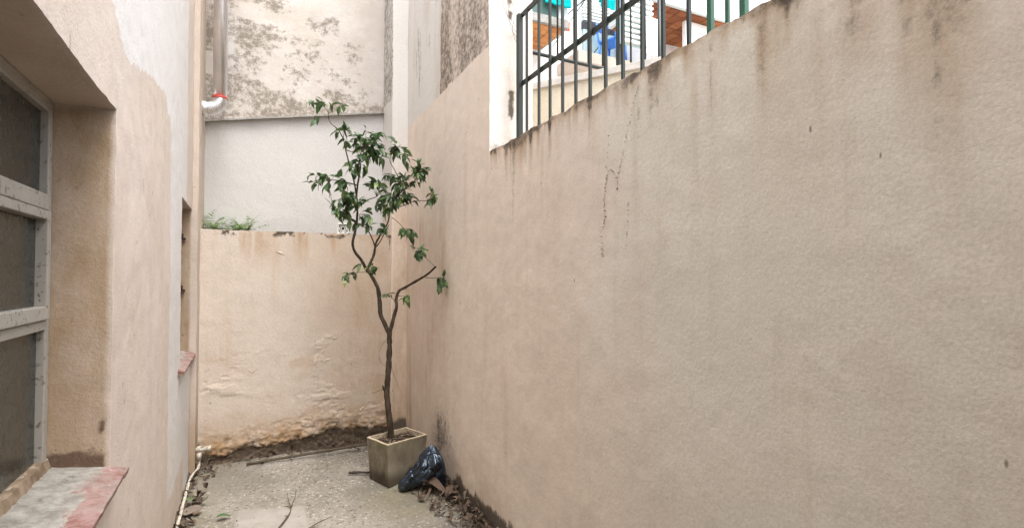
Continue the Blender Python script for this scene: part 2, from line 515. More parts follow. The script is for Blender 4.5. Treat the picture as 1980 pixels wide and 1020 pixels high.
smear_shade = 1.6 * sst(.42, .0, np.hypot((y - 4.05) * .9, (z - .30) * .8)) * .55  # dark smear behind planter and bag, strengthened to paint in contact shade
g = np.maximum(g, smear_shade * front * (.4 + fbm(Q, (9, 1, 4), 3, .6, 35)))
# old, never repainted part above the paint line
pl = 3.10 + (fbm(Q, (5, 1, 0), 3, .5, 41) - .5) * .03
old = (z > pl) & (y >= YT - .001)
moss_edge = 4.11 + (fbm(Q, (0, 1, 7), 3, .5, 43) - .5) * .06
mossy = old & (y < moss_edge) & front
vs = fbm(Q, (7, 1, 1.4), 5, .65, 45)
g = np.where(mossy, .50 + .13 * sst(.62, .36, vs), g)
g = np.where(old & ~mossy & front, .5 * sst(.52, .7, fbm(Q, (6, 1, 1.2), 4, .6, 47)) + .35 * sst(.12, 0, z - pl) * fbm(Q, (9, 1, 9), 3, .6, 49), g)
wash = np.where(old & ~mossy, .8, 0.0)
endf = (np.abs(y - YT) < .002) & (z > 2.4)
wash = np.where(endf, 1.0, wash)
QE = np.stack([x, y * 0, z], 1)
g = np.where(endf, .45 * sst(.50, .66, fbm(QE, (10, 1, 6), 4, .65, 51)) * sst(2.95, 3.15, z) + .95 * sst(.045, .0, np.abs(x - 1.475 - .03 * (fbm(QE, (1, 1, 12), 3, .6, 54) - .5))) * sst(.45, .62, fbm(QE, (8, 1, 7), 4, .7, 53)) + .85 * sst(.14, 0, z - 2.4) * fbm(QE, (14, 1, 8), 3, .6, 56) * 1.5, g)
# brown wash running down near the inner corner, where the tree drips on it
bz = sst(.50, .72, fbm(Q, (5, 1, .5), 4, .6, 61))
b = front * sst(3.4, 4.3, y) * sst(2.35, 1.9, z) * (.30 + .65 * bz)
b = np.maximum(b, front * low * .35 * sst(.5, .7, fbm(Q, (2.5, 1, .8), 4, .6, 63)) * sst(.9, .1, topd))
b = np.maximum(b, front * sst(.45, .0, z - .1 * fb) * .5 * sst(2.4, 3.4, y))
b = np.maximum(b, xb)
b = np.maximum(b, low * front * .85 * sst(run * 1.8, run * .2, topd) * (topd < .5))
b = np.where(endf, .35, b)
b = np.where(old & ~endf, .3 * sst(.5, .7, fbm(Q, (4, 1, .6), 4, .6, 65)), b)
def disp(Pn):
    a = np.stack([fbm(Pn, (2.2,) * 3, 3, .5, 71 + k) - .5 for k in range(3)], 1) * .016
    e = sst(.06, .0, np.abs(Pn[:, 2] - 2.4)) * (Pn[:, 1] < YT + .02)
    c = np.stack([fbm(Pn, (16,) * 3, 4, .65, 75 + k) - .5 for k in range(3)], 1)
    r = a + c * (.004 + e * .02)[:, None]
    r[:, 2] *= (Pn[:, 2] > .3)
    return r
bw = mb.build('boundary_wall', M['right'], attrs={'grime': g, 'brown': b, 'wash': wash, 'fade': np.where(front, .85 * sst(3.2, .7, y) * sst(-.3, 1.2, z + .6 * (1.6 - y)), .3)}, smooth=False, disp=disp)
tag(bw, 'long pink rendered boundary wall with moss-stained top edge under the green railing', 'wall')
bw.data.polygons.foreach_set('use_smooth', [True] * len(bw.data.polygons))

# traces of a dead creeper: rows of little dark rootlets stuck on the wall
mb = MB()
TR = [[(1.60, 2.33), (1.625, 2.271), (1.668, 2.168), (1.709, 2.05), (1.727, 2.0), (1.731, 1.947)],
      [(1.727, 2.0), (1.761, 2.038), (1.786, 2.05), (1.808, 2.02), (1.824, 1.916), (1.817, 1.837), (1.848, 1.784), (1.837, 1.671)],
      [(1.786, 2.20), (1.80, 2.10), (1.808, 2.058)],
      [(1.661, 1.895), (1.665, 1.791), (1.672, 1.729), (1.68, 1.70)]]
for li, line in enumerate(TR):
    for (a, b2) in zip(line[:-1], line[1:]):
        L_ = math.hypot(a[0] - b2[0], a[1] - b2[1])
        pp = [Vector((XR - .0005, a[0] + (b2[0] - a[0]) * q_ / 6 + random.gauss(0, .0025), a[1] + (b2[1] - a[1]) * q_ / 6)) for q_ in range(7)]
        for q_ in range(6):
            if random.random() < (.5 if li < 2 else .15): mb.tube([pp[q_], pp[q_].lerp(pp[q_ + 1], .5) + Vector((0, random.gauss(0, .001), 0)), pp[q_ + 1]], random.uniform(.0003, .0009), 5)
        for k in range(int(L_ / (.016 if li < 2 else .035)) + 1):
            f = random.random()
            yy, zz = a[0] + (b2[0] - a[0]) * f + random.gauss(0, .003), a[1] + (b2[1] - a[1]) * f
            sz = random.uniform(.0006, .0022)
            ang = random.uniform(-.9, .9)
            dy, dz = math.sin(ang) * sz * 1.6, math.cos(ang) * sz * 1.8
            mb.add([(XR + .004, yy - dy, zz - dz), (XR - .006, yy - sz * .5, zz), (XR - .006, yy + sz * .5, zz), (XR + .004, yy + dy, zz + dz), (XR + .004, yy - sz, zz + sz * .5), (XR + .004, yy + sz, zz - sz * .5)],
                   [(0, 1, 2), (1, 3, 2), (0, 4, 1), (4, 3, 1), (0, 2, 5), (2, 3, 5)])
o = mb.build('creeper_traces', M['fillet'], bw)
tag(o, kind='stuff')

# ------------------------------------------------------------------ corner pillar
mb = MB()
XP, YB = 1.166, 5.17
zz = np.concatenate([cuts(-.05, 4.4, .02)[:-1], cuts(4.4, 6.6, .2)])
mb.sheet((0, YB, 0), (1, 0, 0), (0, 0, 1), cuts(XP, XR + .01, .02), zz)
mb.sheet((XP, 0, 0), (0, 1, 0), (0, 0, 1), cuts(YB, 5.64, .02), zz)
mb.sheet((0, 0, 6.6), (1, 0, 0), (0, 1, 0), cuts(XP, XR + .01, .1), cuts(YB, 5.64, .1))
P = mb.pts(); x, y, z = P.T
Q = np.stack([x + y, y * 0, z], 1)
left = np.abs(x - XP) < .001
g = np.where(left & (z > 3.37 + (y - YB) * .05), .42 + .25 * fbm(Q, (6, 1, 3), 4, .6, 81), .25 * sst(.55, .7, fbm(Q, (8, 1, 5), 4, .6, 82)))
g = np.where(left & (z < 2.4), .5 * sst(2.5, 2.05, z) * fbm(Q, (8, 1, 4), 4, .6, 85) * 1.3, g)
w = np.where(z > 2.1 + .3 * fbm(Q, (9, 1, 1), 3, .5, 83), 1.0, 0.0)
b = np.where(left, 0, sst(2.9, 2.1, z) * .75) + .2 * sst(.5, .0, z)
g = np.maximum(g, sst(.16, .05, z - .1 * fbm(Q, (9, 1, 1), 3, .5, 84)) * .9)
tag(mb.build('corner_pillar', M['right'], attrs={'grime': g, 'wash': w, 'brown': b}, disp=wob(.006, 3, 3), smooth=True),
    'narrow pale pillar rising in the corner between the low wall and the boundary wall', 'pillar')

# ------------------------------------------------------------------ low back wall
mb = MB()
xs, zs = cuts(-.56, XP - .002, .008), cuts(-.06, 2.0, .008)
mb.sheet((0, YB + .002, 0), (1, 0, 0), (0, 0, 1), xs, zs)
nfv = mb.n
mb.sheet((0, 0, 2.0), (1, 0, 0), (0, 1, 0), xs, cuts(YB + .002, 5.32, .012))
mb.sheet((0, 5.32, 0), (1, 0, 0), (0, 0, 1), cuts(-.56, XP - .002, .1), cuts(1.7, 2.0, .1))
P = mb.pts(); x, y, z = P.T
Q = np.stack([x, y * 0, z], 1)
isf = np.arange(len(P)) < nfv
lowz = sst(1.45, .75, z) * (.25 + .75 * sst(.36, .58, fbm(Q, (1.6, 1, 2.4), 3, .5, 90)))
lump = (fbm(Q, (3, 1, 4), 4, .5, 91) - .5) * .016
rag = fbm(Q, (5, 1, 9), 5, .6, 93)
dripx0 = 0.0
pm = sst(.46, .60, fbm(Q, (2.6, 1, 3.4), 3, .5, 92))
flake = (sst(.50, .512, rag) * .004 + sst(.62, .63, rag) * .005) * lowz * pm
dent = sst(.62, .70, fbm(Q, (9, 1, 14), 4, .6, 94)) * .006 * (lowz * .7 + .10) * (.2 + pm)
hb = .06 + .09 * sst(-.3, .9, x) + (fbm(Q, (6, 1, 3), 4, .6, 95) - .5) * .14
band = sst(.022, -.022, z - hb - (fbm(Q, (40, 1, 40), 3, .6, 98) - .5) * .07)
zone2 = sst(.20, .0, z - hb - .1 * fbm(Q, (7, 1, 9), 3, .6, 96))
rough2 = (fbm(Q, (22, 1, 26), 4, .6, 97) - .5) * .032 * zone2
dy = lump * .38 - flake + dent + rough2 + band * .024
dz = isf * 0 + (fbm(Q, (14, 1, 0), 3, .6, 99) - .5) * .022 * sst(.05, 0, 2.0 - z)
P2 = P.copy()
P2[:, 1] += np.where(isf, dy, sst(5.2, YB, y) * dy)
P2[:, 2] += dz
mb.v = [P2]
cr = sst(.010, .0, np.abs(rag - .508)) * lowz * pm * sst(.45, .6, fbm(Q, (4, 1, 5), 3, .6, 101)) + .8 * dripx0
g = np.maximum.reduce([band * .82, cr * .95 , sst(.50, .70, fbm(Q, (11, 1, 20), 4, .6, 103)) * zone2 * .62])
tp = sst(.10, .0, 2.0 - z) * sst(.47, .60, fbm(Q, (9, 1, 10), 4, .65, 105) + .04 * sst(.2, .8, x)) * .9
g = np.maximum(g, tp)
g = np.maximum(g, sst(.67, .74, fbm(Q, (24, 1, 24), 3, .6, 107)) * .5 * lowz)
dripx = sst(.012, 0, np.abs(x - 1.145)) * sst(1.80, 1.9, z)
g = np.maximum(g, dripx * .9)
b = np.maximum.reduce([sst(.36, .02, z - hb) * (.7 + .7 * fbm(Q, (5, 1, 6), 4, .6, 109)),
                       .75 * sst(.15, 1.15, x) * (.4 + .6 * fbm(Q, (4, 1, 2), 4, .6, 111)),
                       .75 * sst(.45, 0, 2.0 - z) * sst(.42, .66, fbm(Q, (10, 1, 1.2), 4, .6, 113)),
                       .5 * lowz * sst(.5, .72, fbm(Q, (4, 1, 7), 4, .6, 115))])
b = np.where(sst(.515, .56, rag) * lowz > .5, b * .7, b)
LWD = None
lw = mb.build('low_wall', M['back'], attrs={'grime': g, 'brown': b}, smooth=True)
tag(lw, 'low pink wall with flaking render and a dark crumbling foot behind the potted tree', 'wall')

# blistered scales of render lifting off the low wall
rf = random.Random(31)
for k in range(8):
    fx0 = rf.uniform(-.45, 1.1)
    fz0 = rf.triangular(.22, 1.15, .45) if k < 7 else rf.uniform(1.1, 1.9)
    ln_, hh_ = rf.uniform(.02, .085), rf.uniform(.010, .028)
    lift = rf.uniform(.002, .006)
    tilt = rf.gauss(0, .45)
    dn = True
    m_ = MB()
    nx = 9
    pts, F = [], []
    for i in range(nx + 1):
        u_ = i / nx
        env = math.sin(math.pi * u_) ** .6
        for j in range(4):
            v_ = j / 3
            xx = (u_ - .5) * ln_
            zz_ = (v_ * hh_ * env + .35 * hh_ * math.sin(u_ * 7 + k)) * (-1 if dn else 1)
            ca, sa = math.cos(tilt), math.sin(tilt)
            pts.append((fx0 + xx * ca - zz_ * sa, YB + .012 - (.012 + lift * env) * v_ ** .7 + rf.uniform(-.0008, .0008), fz0 + xx * sa + zz_ * ca))
    for i in range(nx):
        for j in range(3): F.append((i * 4 + j, (i + 1) * 4 + j, (i + 1) * 4 + j + 1, i * 4 + j + 1))
    m_.add(pts, F)
    fo = m_.build('render_flake', M['back'], lw, smooth=True, attrs={'brown': [.2 + .2 * rf.random()] * len(pts), 'grime': [.1] * len(pts)})

# soil bed behind the low wall
mb = MB()
mb.sheet((0, 0, 1.95), (1, 0, 0), (0, 1, 0), cuts(-.6, XP, .03), cuts(5.31, 5.62, .03))
tag(mb.build('planting_bed', M['soil'], disp=wob(.03, 6, 5), smooth=True), kind='structure')

# ------------------------------------------------------------------ tall stained wall at the back
YF = 5.6
def ledge_z(xx): return 3.044 + (xx + .477) * .1814
mb = MB()
us = cuts(-.60, XP + .02, .014)
vs_ = np.concatenate([cuts(-1.6, -1.02, .1), cuts(-1.0, -.002, .016), cuts(.0, 1.5, .014)[0:], cuts(1.5, 3.6, .1)[1:]])
nu, nv = len(us), len(vs_)
mb.sheet((0, YF, 0), (1, 0, 0), (0, 0, 1), us, vs_)
mb.sheet((0, 0, 3.6), (1, 0, 0), (0, 1, 0), us, np.array([YF, YF + .3]))
P = mb.pts()
hgt = P[:, 2].copy()
P[:, 2] += ledge_z(P[:, 0])
x, y, z = P.T
up_ = hgt >= 0
P[:, 1] -= np.where(up_, .028, 0) * (y < YF + .1)
mb.v = [P]
Q = np.stack([x, y * 0, z], 1)
bl = fbm(Q, (2.6, 1, 5.2), 5, .62, 121)
bl2 = fbm(Q, (7, 1, 9), 4, .6, 123)
dens = .10 * sst(1.2, .0, hgt) + .05 * sst(.9, -.3, x)
mold = sst(.39, .58, bl + dens * .6) * (.45 + .55 * bl2) * sst(1.3, .7, x)
lb = sst(.13, .0, hgt - .05 * bl2) * (.35 + .6 * bl2)
g = np.where(up_, np.maximum(mold * .85, lb * .9), .28 * sst(.55, .75, bl2) * sst(-.75, -1.0, hgt))
g = np.where(~up_ & (hgt > -.05), np.maximum(g, .35 * sst(-.04, 0, hgt)), g)
b = np.where(up_, .42 * sst(.42, .62, fbm(Q, (2.2, 1, 4.2), 5, .62, 127)) + lb * .3, 0)
w = np.where(up_, .62 * sst(.45, .62, fbm(Q, (9, 1, 1.6), 4, .65, 129)) * sst(.5, -.4, x), 1.0)
fw = mb.build('back_building_wall', M['far'], attrs={'grime': g, 'brown': b, 'wash': w}, disp=wob(.006, 3, 8), smooth=True)
tag(fw, 'tall mould-stained wall with a white lower part rising behind the low wall', 'wall')
mb = MB()
a0, a1 = -.60, XP
pth = [(xx, ledge_z(xx)) for xx in np.linspace(a0, a1, 24)]
pv, pf = [], []
for i, (xx, zl) in enumerate(pth):
    e = (vn(np.array([[xx * 9, 1, 3]]))[0] - .5) * .008
    for (yy, zq) in ((YF + .02, zl + .022), (YF - .055 + e, zl + .004), (YF - .055 + e, zl - .010), (YF + .02, zl - .006)):
        pv.append((xx, yy, zq))
    if i:
        o_ = (i - 1) * 4
        for k in range(4): pf.append((o_ + k, o_ + (k + 1) % 4, o_ + 4 + (k + 1) % 4, o_ + 4 + k))
mb.add(pv, pf)
mb.build('ledge', M['concrete'], fw)

# ------------------------------------------------------------------ the house on the left
TH = math.radians(1.64)
NV = np.array((math.cos(TH), math.sin(TH), 0)); DV = np.array((-math.sin(TH), math.cos(TH), 0)); ZV = np.array((0, 0, 1.0))
house = empty('house', tuple(DV * 2 - NV * .37))
tag(house, 'pink and white rendered house side with a deep recessed steel window', 'house')
HI = Vector(house.location)
def loc(s, d, z): return DV * s + NV * d + ZV * z
def lframe(o):                      # parts built in world coordinates under the house empty
    o.location = o.location - HI
    return o
D0, D1, DP = -.37, -.53, -.33
W1 = (.72, 2.07, .958, 2.137)
W2 = (4.10, 4.895, .95, 2.13)
ZT = 5.6
mb = MB()
ss = cuts(-1.6, 4.895, .022, (W1[0], W1[1], W2[0], W2[1]))
zs = np.concatenate([cuts(-.05, 4.4, .022, (W1[2], W1[3], W2[2], W2[3]))[:-1], cuts(4.4, ZT, .2)])
mb.sheet(loc(0, D0, 0), DV, ZV, ss, zs, holes=(W1, W2))
for w_ in (W1, W2):
    s0, s1, z0, z1 = w_
    dd = cuts(D1 - .04, D0, .02)
    zc = cuts(z0, z1, .022)
    sc = cuts(s0, s1, .022)
    mb.sheet(loc(s1, 0, 0), NV, ZV, dd, zc)
    mb.sheet(loc(s0, 0, 0), NV, ZV, dd, zc)
    mb.sheet(loc(0, 0, z1), DV, NV, sc, dd)
    mb.sheet(loc(0, 0, z0), DV, NV, sc, dd)
mb.sheet(loc(4.895, 0, 0), NV, ZV, cuts(D0, DP, .01), zs)
mb.sheet(loc(0, DP, 0), DV, ZV, cuts(4.895, 5.66, .022), zs)
mb.sheet(loc(0, 0, ZT), DV, NV, cuts(-1.6, 5.66, .5), cuts(-3.0, D0, .5))
P = mb.pts()
s = P @ DV; d = P @ NV; z = P[:, 2]
Q = np.stack([s, d, z], 1)
zb = np.interp(s, [1.0, 1.85, 2.0, 2.10, 2.25, 2.6, 2.866, 3.223, 3.45, 3.5, 3.52], [2.95, 2.75, 2.46, 2.38, 2.36, 2.44, 2.51, 2.53, 2.45, 2.2, .3])
wob_ = (fbm(Q, (6, 1, 6), 4, .6, 141) - .5) * .10
w = (z > zb + wob_) * 1.0
w = np.where(s > 3.53 + wob_ * .3, 1.0, w)
w = np.where((z < .95) & (s > 3.4), w * sst(.1, .5, z + wob_), w)
w = np.where(s > 4.42 + wob_ * .05, 0.0, w)
w = np.where((z < .92) & (s > 4.42) & (s < 4.86), 1.0, w)
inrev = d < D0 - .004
w = np.where(inrev, 0, w)
g = .5 * sst(.68, .75, fbm(Q, (26, 26, 12), 3, .6, 143)) + 0
r1 = inrev & (np.abs(s - W1[1]) < .02)
ragz = .055 + .05 * (fbm(Q, (1, 14, 8), 4, .6, 145) - .5)
g = np.where(r1, np.maximum(g, .85 * sst(ragz + .01, ragz - .01, z - W1[2] - .035)), g)
g = np.where(r1, np.maximum(g, .9 * sst(.045, .02, np.hypot((d - D0) * .9, (z - W1[2] - .165) * .9))), g)
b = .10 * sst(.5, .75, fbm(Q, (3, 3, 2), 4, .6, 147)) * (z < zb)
b = np.where(inrev, .62 + .4 * fbm(Q, (7, 9, 5), 4, .6, 149), b)  # brown tint over the window reveals stands in for their shade
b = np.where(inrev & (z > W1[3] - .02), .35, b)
b = np.maximum(b, .30 * sst(.9, .2, z) * fbm(Q, (4, 3, 3), 4, .6, 151))
b = np.where(s > 4.86, np.maximum(b, .22 + .5 * sst(.8, .1, z)), b)
g = np.where((s > 4.86) & (z < .55), np.maximum(g, .55 * sst(.5, .62, fbm(Q, (12, 12, 6), 4, .6, 153)) * sst(.6, .1, z)), g)
def hdisp(Pn):
    return wob(.005, 3, 155)(Pn) + wob(.0025, 22, 157)(Pn)
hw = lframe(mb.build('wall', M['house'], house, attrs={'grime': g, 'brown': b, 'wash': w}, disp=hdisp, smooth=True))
def block(pa, pb):
    m_ = MB()
    (s0, d0, z0), (s1, d1, z1) = pa, pb
    pts = [loc(*q) for q in ((s0, d0, z0), (s1, d0, z0), (s1, d1, z0), (s0, d1, z0), (s0, d0, z1), (s1, d0, z1), (s1, d1, z1), (s0, d1, z1))]
    return pts, [(0, 3, 2, 1), (4, 5, 6, 7), (0, 1, 5, 4), (1, 2, 6, 5), (2, 3, 7, 6), (3, 0, 4, 7)]
def lbox(mb_, pa, pb): mb_.add(*block(pa, pb)); return mb_
mb = MB(); lbox(mb, (-1.6, -3.0, -.05), (5.66, -.62, ZT - .01)); lframe(mb.build('core', M['house'], house, attrs={}))
# unseen wing of the house behind the camera, placed and sized to shade the yard
mb = MB(); mb.sheet((0, -.98, 0), (1, 0, 0), (0, 0, 1), cuts(-.6, 1.33, .1), cuts(-.05, 4.4, .1))
mb.sheet((0, -1.18, 0), (1, 0, 0), (0, 0, 1), cuts(-.6, 1.33, .1), cuts(-.05, 4.4, .1))
mb.sheet((0, 0, 4.4), (1, 0, 0), (0, 1, 0), cuts(-.6, 1.33, .1), cuts(-1.18, -.98, .1))
lframe(mb.build('unseen_rear_wall', M['house'], house))

def window(w_, kind):
    s0, s1, z0, z1 = w_
    f = MB()
    dF0, dF1 = D1 - .03, D1 + .004
    e = .004
    lbox(f, (s1 - .040, dF0, z0 + .035), (s1 - e, dF1, z1 - e))
    lbox(f, (s0 + e, dF0, z0 + .035), (s0 + .040, dF1, z1 - e))
    lbox(f, (s0 + .041, dF0, z1 - .042), (s1 - .041, dF1, z1 - e))
    lbox(f, (s0 + .041, dF0, 1.795), (s1 - .041, dF1 + .006, 1.842))
    lbox(f, (s0 + .041, dF0, 1.436), (s1 - .041, dF1, 1.466))
    lbox(f, (s0 + .041, dF0, z0 + .035), (s1 - .041, dF1 - .01, z0 + .05))
    ms = (s0 + s1) / 2
    for (a, b2) in ((z0 + .051, 1.435), (1.467, 1.794), (1.843, z1 - .043)):
        lbox(f, (ms - .014, dF0, a), (ms + .014, dF1 - .002, b2))
    win = lframe(f.build('window', M['frame'], house, bevel=.003, disp=wob(.0015, 12, 160)))
    sub = lambda o: (setattr(o, 'parent', win), setattr(o, 'location', Vector((0, 0, 0))), o)[2]
    for (a, b2) in ((s0 + .041, ms - .015), (ms + .015, s1 - .041)):
        for (c0, c1) in ((z0 + .052, 1.434), (1.843, z1 - .043)):
            p = MB(); lbox(p, (a, dF0 + .008, c0), (b2, dF0 + .014, c1)); sub(p.build('pane', M['glass']))
        sa = MB()
        lbox(sa, (a, dF0 + .002, 1.468), (a + .03, dF1 + .010, 1.792)); lbox(sa, (b2 - .03, dF0 + .002, 1.468), (b2, dF1 + .010, 1.792))
        lbox(sa, (a + .0305, dF0 + .002, 1.765), (b2 - .0305, dF1 + .010, 1.792)); lbox(sa, (a + .0305, dF0 + .002, 1.468), (b2 - .0305, dF1 + .010, 1.508))
        sub(sa.build('sash', M['frame'], bevel=.003, disp=wob(.0012, 12, 161)))
        p = MB(); lbox(p, (a + .031, dF0 + .010, 1.509), (b2 - .031, dF0 + .016, 1.764)); sub(p.build('pane', M['glass']))
    # putty and mortar at the foot of the frame
    p = MB()
    nn = 90
    pts, F = [], []
    for k in range(nn + 1):
        sx = s0 + .005 + (s1 - s0 - .01) * k / nn
        j1, j2 = random.uniform(-.003, .003), random.uniform(-.003, .003)
        for (dd_, zz_) in ((D1 - .03, z0 + .052), (D1 + .008 + j1, z0 + .050 + j2), (D1 + .014 + j2, z0 + .02), (D1 + .020 + j1, z0 - .01)):
            pts.append(loc(sx, dd_, zz_))
        if k:
            o_ = (k - 1) * 4
            for q_ in range(3): F.append((o_ + q_, o_ + q_ + 1, o_ + 5 + q_, o_ + 4 + q_))
    p.add(pts, F)
    sub(p.build('mortar_fillet', M['fillet']))
    if kind == 2:
        for hz in (1.49, 1.90):
            p = MB(); p.tube([loc(s1 - .05, D0 - .06, hz - .012), loc(s1 - .05, D0 - .06, hz + .03)], .007, 8)
            lbox(p, (s1 - .055, D0 - .085, hz - .012), (s1 + .01, D0 - .040, hz - .002)); sub(p.build('hinge', M['bark']))
    return win
window((W1[0], W1[1], .99, W1[3]), 1)
window((W2[0], W2[1], .99, W2[3]), 2)

def sill(s0, s1, zi, zf, d_out, name):
    m_ = MB()
    ns, nd = int((s1 - s0) / .012), 18
    us_, ds_ = np.linspace(s0, s1, ns), np.linspace(D1 - .02, d_out, nd)
    pts, F = [], []
    for a in us_:
        for dd_ in ds_:
            f_ = (dd_ - ds_[0]) / (ds_[-1] - ds_[0])
            pts.append(loc(a, dd_, zi + (zf - zi) * f_))
        pts.append(loc(a, d_out - .002, zf - .016)); pts.append(loc(a, D0 + .001, zf - .02))
    row = nd + 2
    for i in range(ns - 1):
        for k in range(row - 1):
            F.append((i * row + k, i * row + k + 1, (i + 1) * row + k + 1, (i + 1) * row + k))
    F.append(tuple(range((ns - 1) * row, ns * row)))
    F.append(tuple(range(row))[::-1])
    m_.add(pts, F)
    P_ = m_.pts()
    red = sst(D0 - .10, d_out, P_ @ NV)
    o = m_.build(name, M['sill'], house, attrs={'red': red}, disp=lambda q_: wob(.003, 14, 170)(q_) + wob(.0022, 60, 171)(q_))
    return lframe(o)
sill(.66, 2.075, 1.018, .982, -.322, 'window_sill')['label'] = 'worn grey window sill with flaking red paint'
sill(3.985, 4.89, 1.035, .972, -.332, 'window_sill')['label'] = 'red painted sill under the narrow far window'

# ================================================================== pipes
flue = empty('flue_pipe', (-.50, 5.19, 3.05))
tag(flue, 'shiny galvanised flue pipe with ribbed elbow rising beside the stained wall', 'pipe')
FI = Vector(flue.location)
fx, fy, r_, R_ = -.345, 5.19, .058, .10
zc = 3.052
mb = MB()
mb.tube([Vector((fx, fy, zc + R_ + .004)) - FI, Vector((fx, fy, 4.55)) - FI, Vector((fx, fy, 4.6)) - FI, Vector((fx, fy, 6.2)) - FI], [r_ * .97, r_ * .97, r_, r_], 40)
mb.build('pipe', M['steel'], flue, smooth=True)
mb = MB()
path, rad = [], []
for k in range(81):
    a = k / 80 * math.pi / 2
    path.append(Vector((fx - R_ + R_ * math.sin(a), fy, zc + R_ - R_ * math.cos(a))) - FI)
    rad.append(r_ * (1.06 + .045 * math.cos(k / 80 * 13 * 2 * math.pi)))
path = [Vector((-.52, fy, zc)) - FI] + path
rad = [r_ * 1.04] + rad
mb.tube(path, rad, 40)
mb.build('elbow', M['steel'], flue, smooth=True)
mb = MB(); mb.tube([Vector((fx, fy, zc + R_ - .004)) - FI, Vector((fx, fy, zc + R_ + .008)) - FI], r_ * 1.12, 40)
mb.build('band', M['red_band'], flue, smooth=True)

wp = empty('water_pipe', tuple(loc(4.98, -.31, 0)))
tag(wp, 'thin white plastic water pipe running along the foot of the house', 'pipe')
WI = Vector(wp.location)
L3 = lambda s_, d_, z_: Vector(loc(s_, d_, z_)) - WI
mb = MB()
mb.tube(smooth_path([L3(2.3, -.349, .028), L3(3.0, -.350, .030), L3(3.6, -.352, .026), L3(4.2, -.349, .033), L3(4.70, -.347, .03), L3(4.82, -.335, .03), L3(4.90, -.312, .034), L3(4.96, -.305, .05), L3(4.97, -.305, .10)], 6), .0105, 12)
mb.build('pipe', M['pvc'], wp, smooth=True)
mb = MB(); mb.tube([L3(4.97, -.305, .09), L3(4.97, -.305, .15)], .018, 14); mb.tube([L3(4.97, -.305, .165), L3(4.97, -.305, .20)], .017, 14)
mb.tube([L3(4.97, -.345, .175), L3(4.97, -.25, .175)], .0175, 14)
mb.tube([L3(4.97, -.252, .175), L3(4.97, -.222, .175)], .021, 14)
mb.build('tee_fitting', M['pvc'], wp, smooth=True)

mb = MB()
mb.tube(smooth_path([(-.10, 4.935, .012), (.2, 4.93, .022), (.5, 4.915, .034), (.93, 4.90, .052)], 6), .011, 10)
tag(mb.build('metal_rod', M['twig'], smooth=True), 'long thin brown rod lying at the foot of the low wall', 'rod')

# ================================================================== planter and tree
pc = Vector((.985, 4.135, 0))
rot = math.radians(21)
planter = empty('planter', tuple(pc), rot)
tag(planter, 'square stained cement planter holding the small tree', 'planter')
mb = MB()
hx, hy, hh, tk = .185, .145, .325, .016
def ring(sx, sy, z, n=14):
    out = []
    cs = [(-sx, -sy), (sx, -sy), (sx, sy), (-sx, sy)]
    for a, b2 in zip(cs, cs[1:] + cs[:1]):
        for k in range(n): out.append((a[0] + (b2[0] - a[0]) * k / n, a[1] + (b2[1] - a[1]) * k / n, z))
    return out
rings = [ring(hx - .022 + .022 * k / 14, hy - .018 + .018 * k / 14, hh * k / 14) for k in range(15)]
pts = [p for r0 in rings for p in r0]
nr = 56
F = [(i * nr + k, i * nr + (k + 1) % nr, (i + 1) * nr + (k + 1) % nr, (i + 1) * nr + k) for i in range(14) for k in range(nr)]
mb.add(pts, F)
P = mb.pts()
Q = P.copy()
g = np.clip(.85 * sst(.10, .0, P[:, 2] - .06 * fbm(Q, (14, 14, 3), 3, .6, 181)) + .45 * sst(.5, .7, fbm(Q, (9, 9, 5), 4, .6, 183)), 0, 1)
mb.build('pot', M['planter'], planter, attrs={'grime': g}, disp=wob(.002, 14, 185), smooth=False)
mb = MB()
ro, ri = ring(hx + .001, hy + .001, hh), ring(hx - tk, hy - tk, hh + .001)
rl, ru = ring(hx + .001, hy + .001, hh - .006), ring(hx - tk, hy - tk, hh - .06)
F = []
for i in range(3):
    for k in range(nr): F.append((i * nr + k, i * nr + (k + 1) % nr, (i + 1) * nr + (k + 1) % nr, (i + 1) * nr + k))
mb.add(rl + ro + ri + ru, F)
mb.build('rim', M['rim'], planter, disp=wob(.0025, 25, 187))
mb = MB()
mb.sheet((0, 0, hh - .035), (1, 0, 0), (0, 1, 0), cuts(-hx + tk - .002, hx - tk + .002, .008), cuts(-hy + tk - .002, hy - tk + .002, .008))
tag(mb.build('soil', M['soil'], planter, disp=wob(.012, 30, 189), smooth=True), kind='stuff')

def leaf_geo(L_, Wd, fold, droop, curl=0.0, n=6):
    pts, F = [], []
    for i in range(n + 1):
        f = i / n
        w_ = Wd * (math.sin(math.pi * f ** .8) ** .75) * (1 - .42 * f ** 3) if 0 < i < n else .0012
        x_ = L_ * f
        z_ = -droop * L_ * f * f + curl * L_ * math.sin(f * 5)
        for s_ in (-1, 0, 1):
            pts.append((x_, s_ * w_, z_ + abs(s_) * w_ * fold))
    for i in range(n):
        for k in range(2): F.append((i * 3 + k, i * 3 + k + 1, (i + 1) * 3 + k + 1, (i + 1) * 3 + k))
    return np.array(pts), F
def orient(d, up):
    d = Vector(d).normalized()
    y_ = Vector(up).cross(d)
    y_ = y_.normalized() if y_.length > 1e-4 else d.orthogonal().normalized()
    z_ = d.cross(y_)
    return Matrix((d, y_, z_)).transposed()

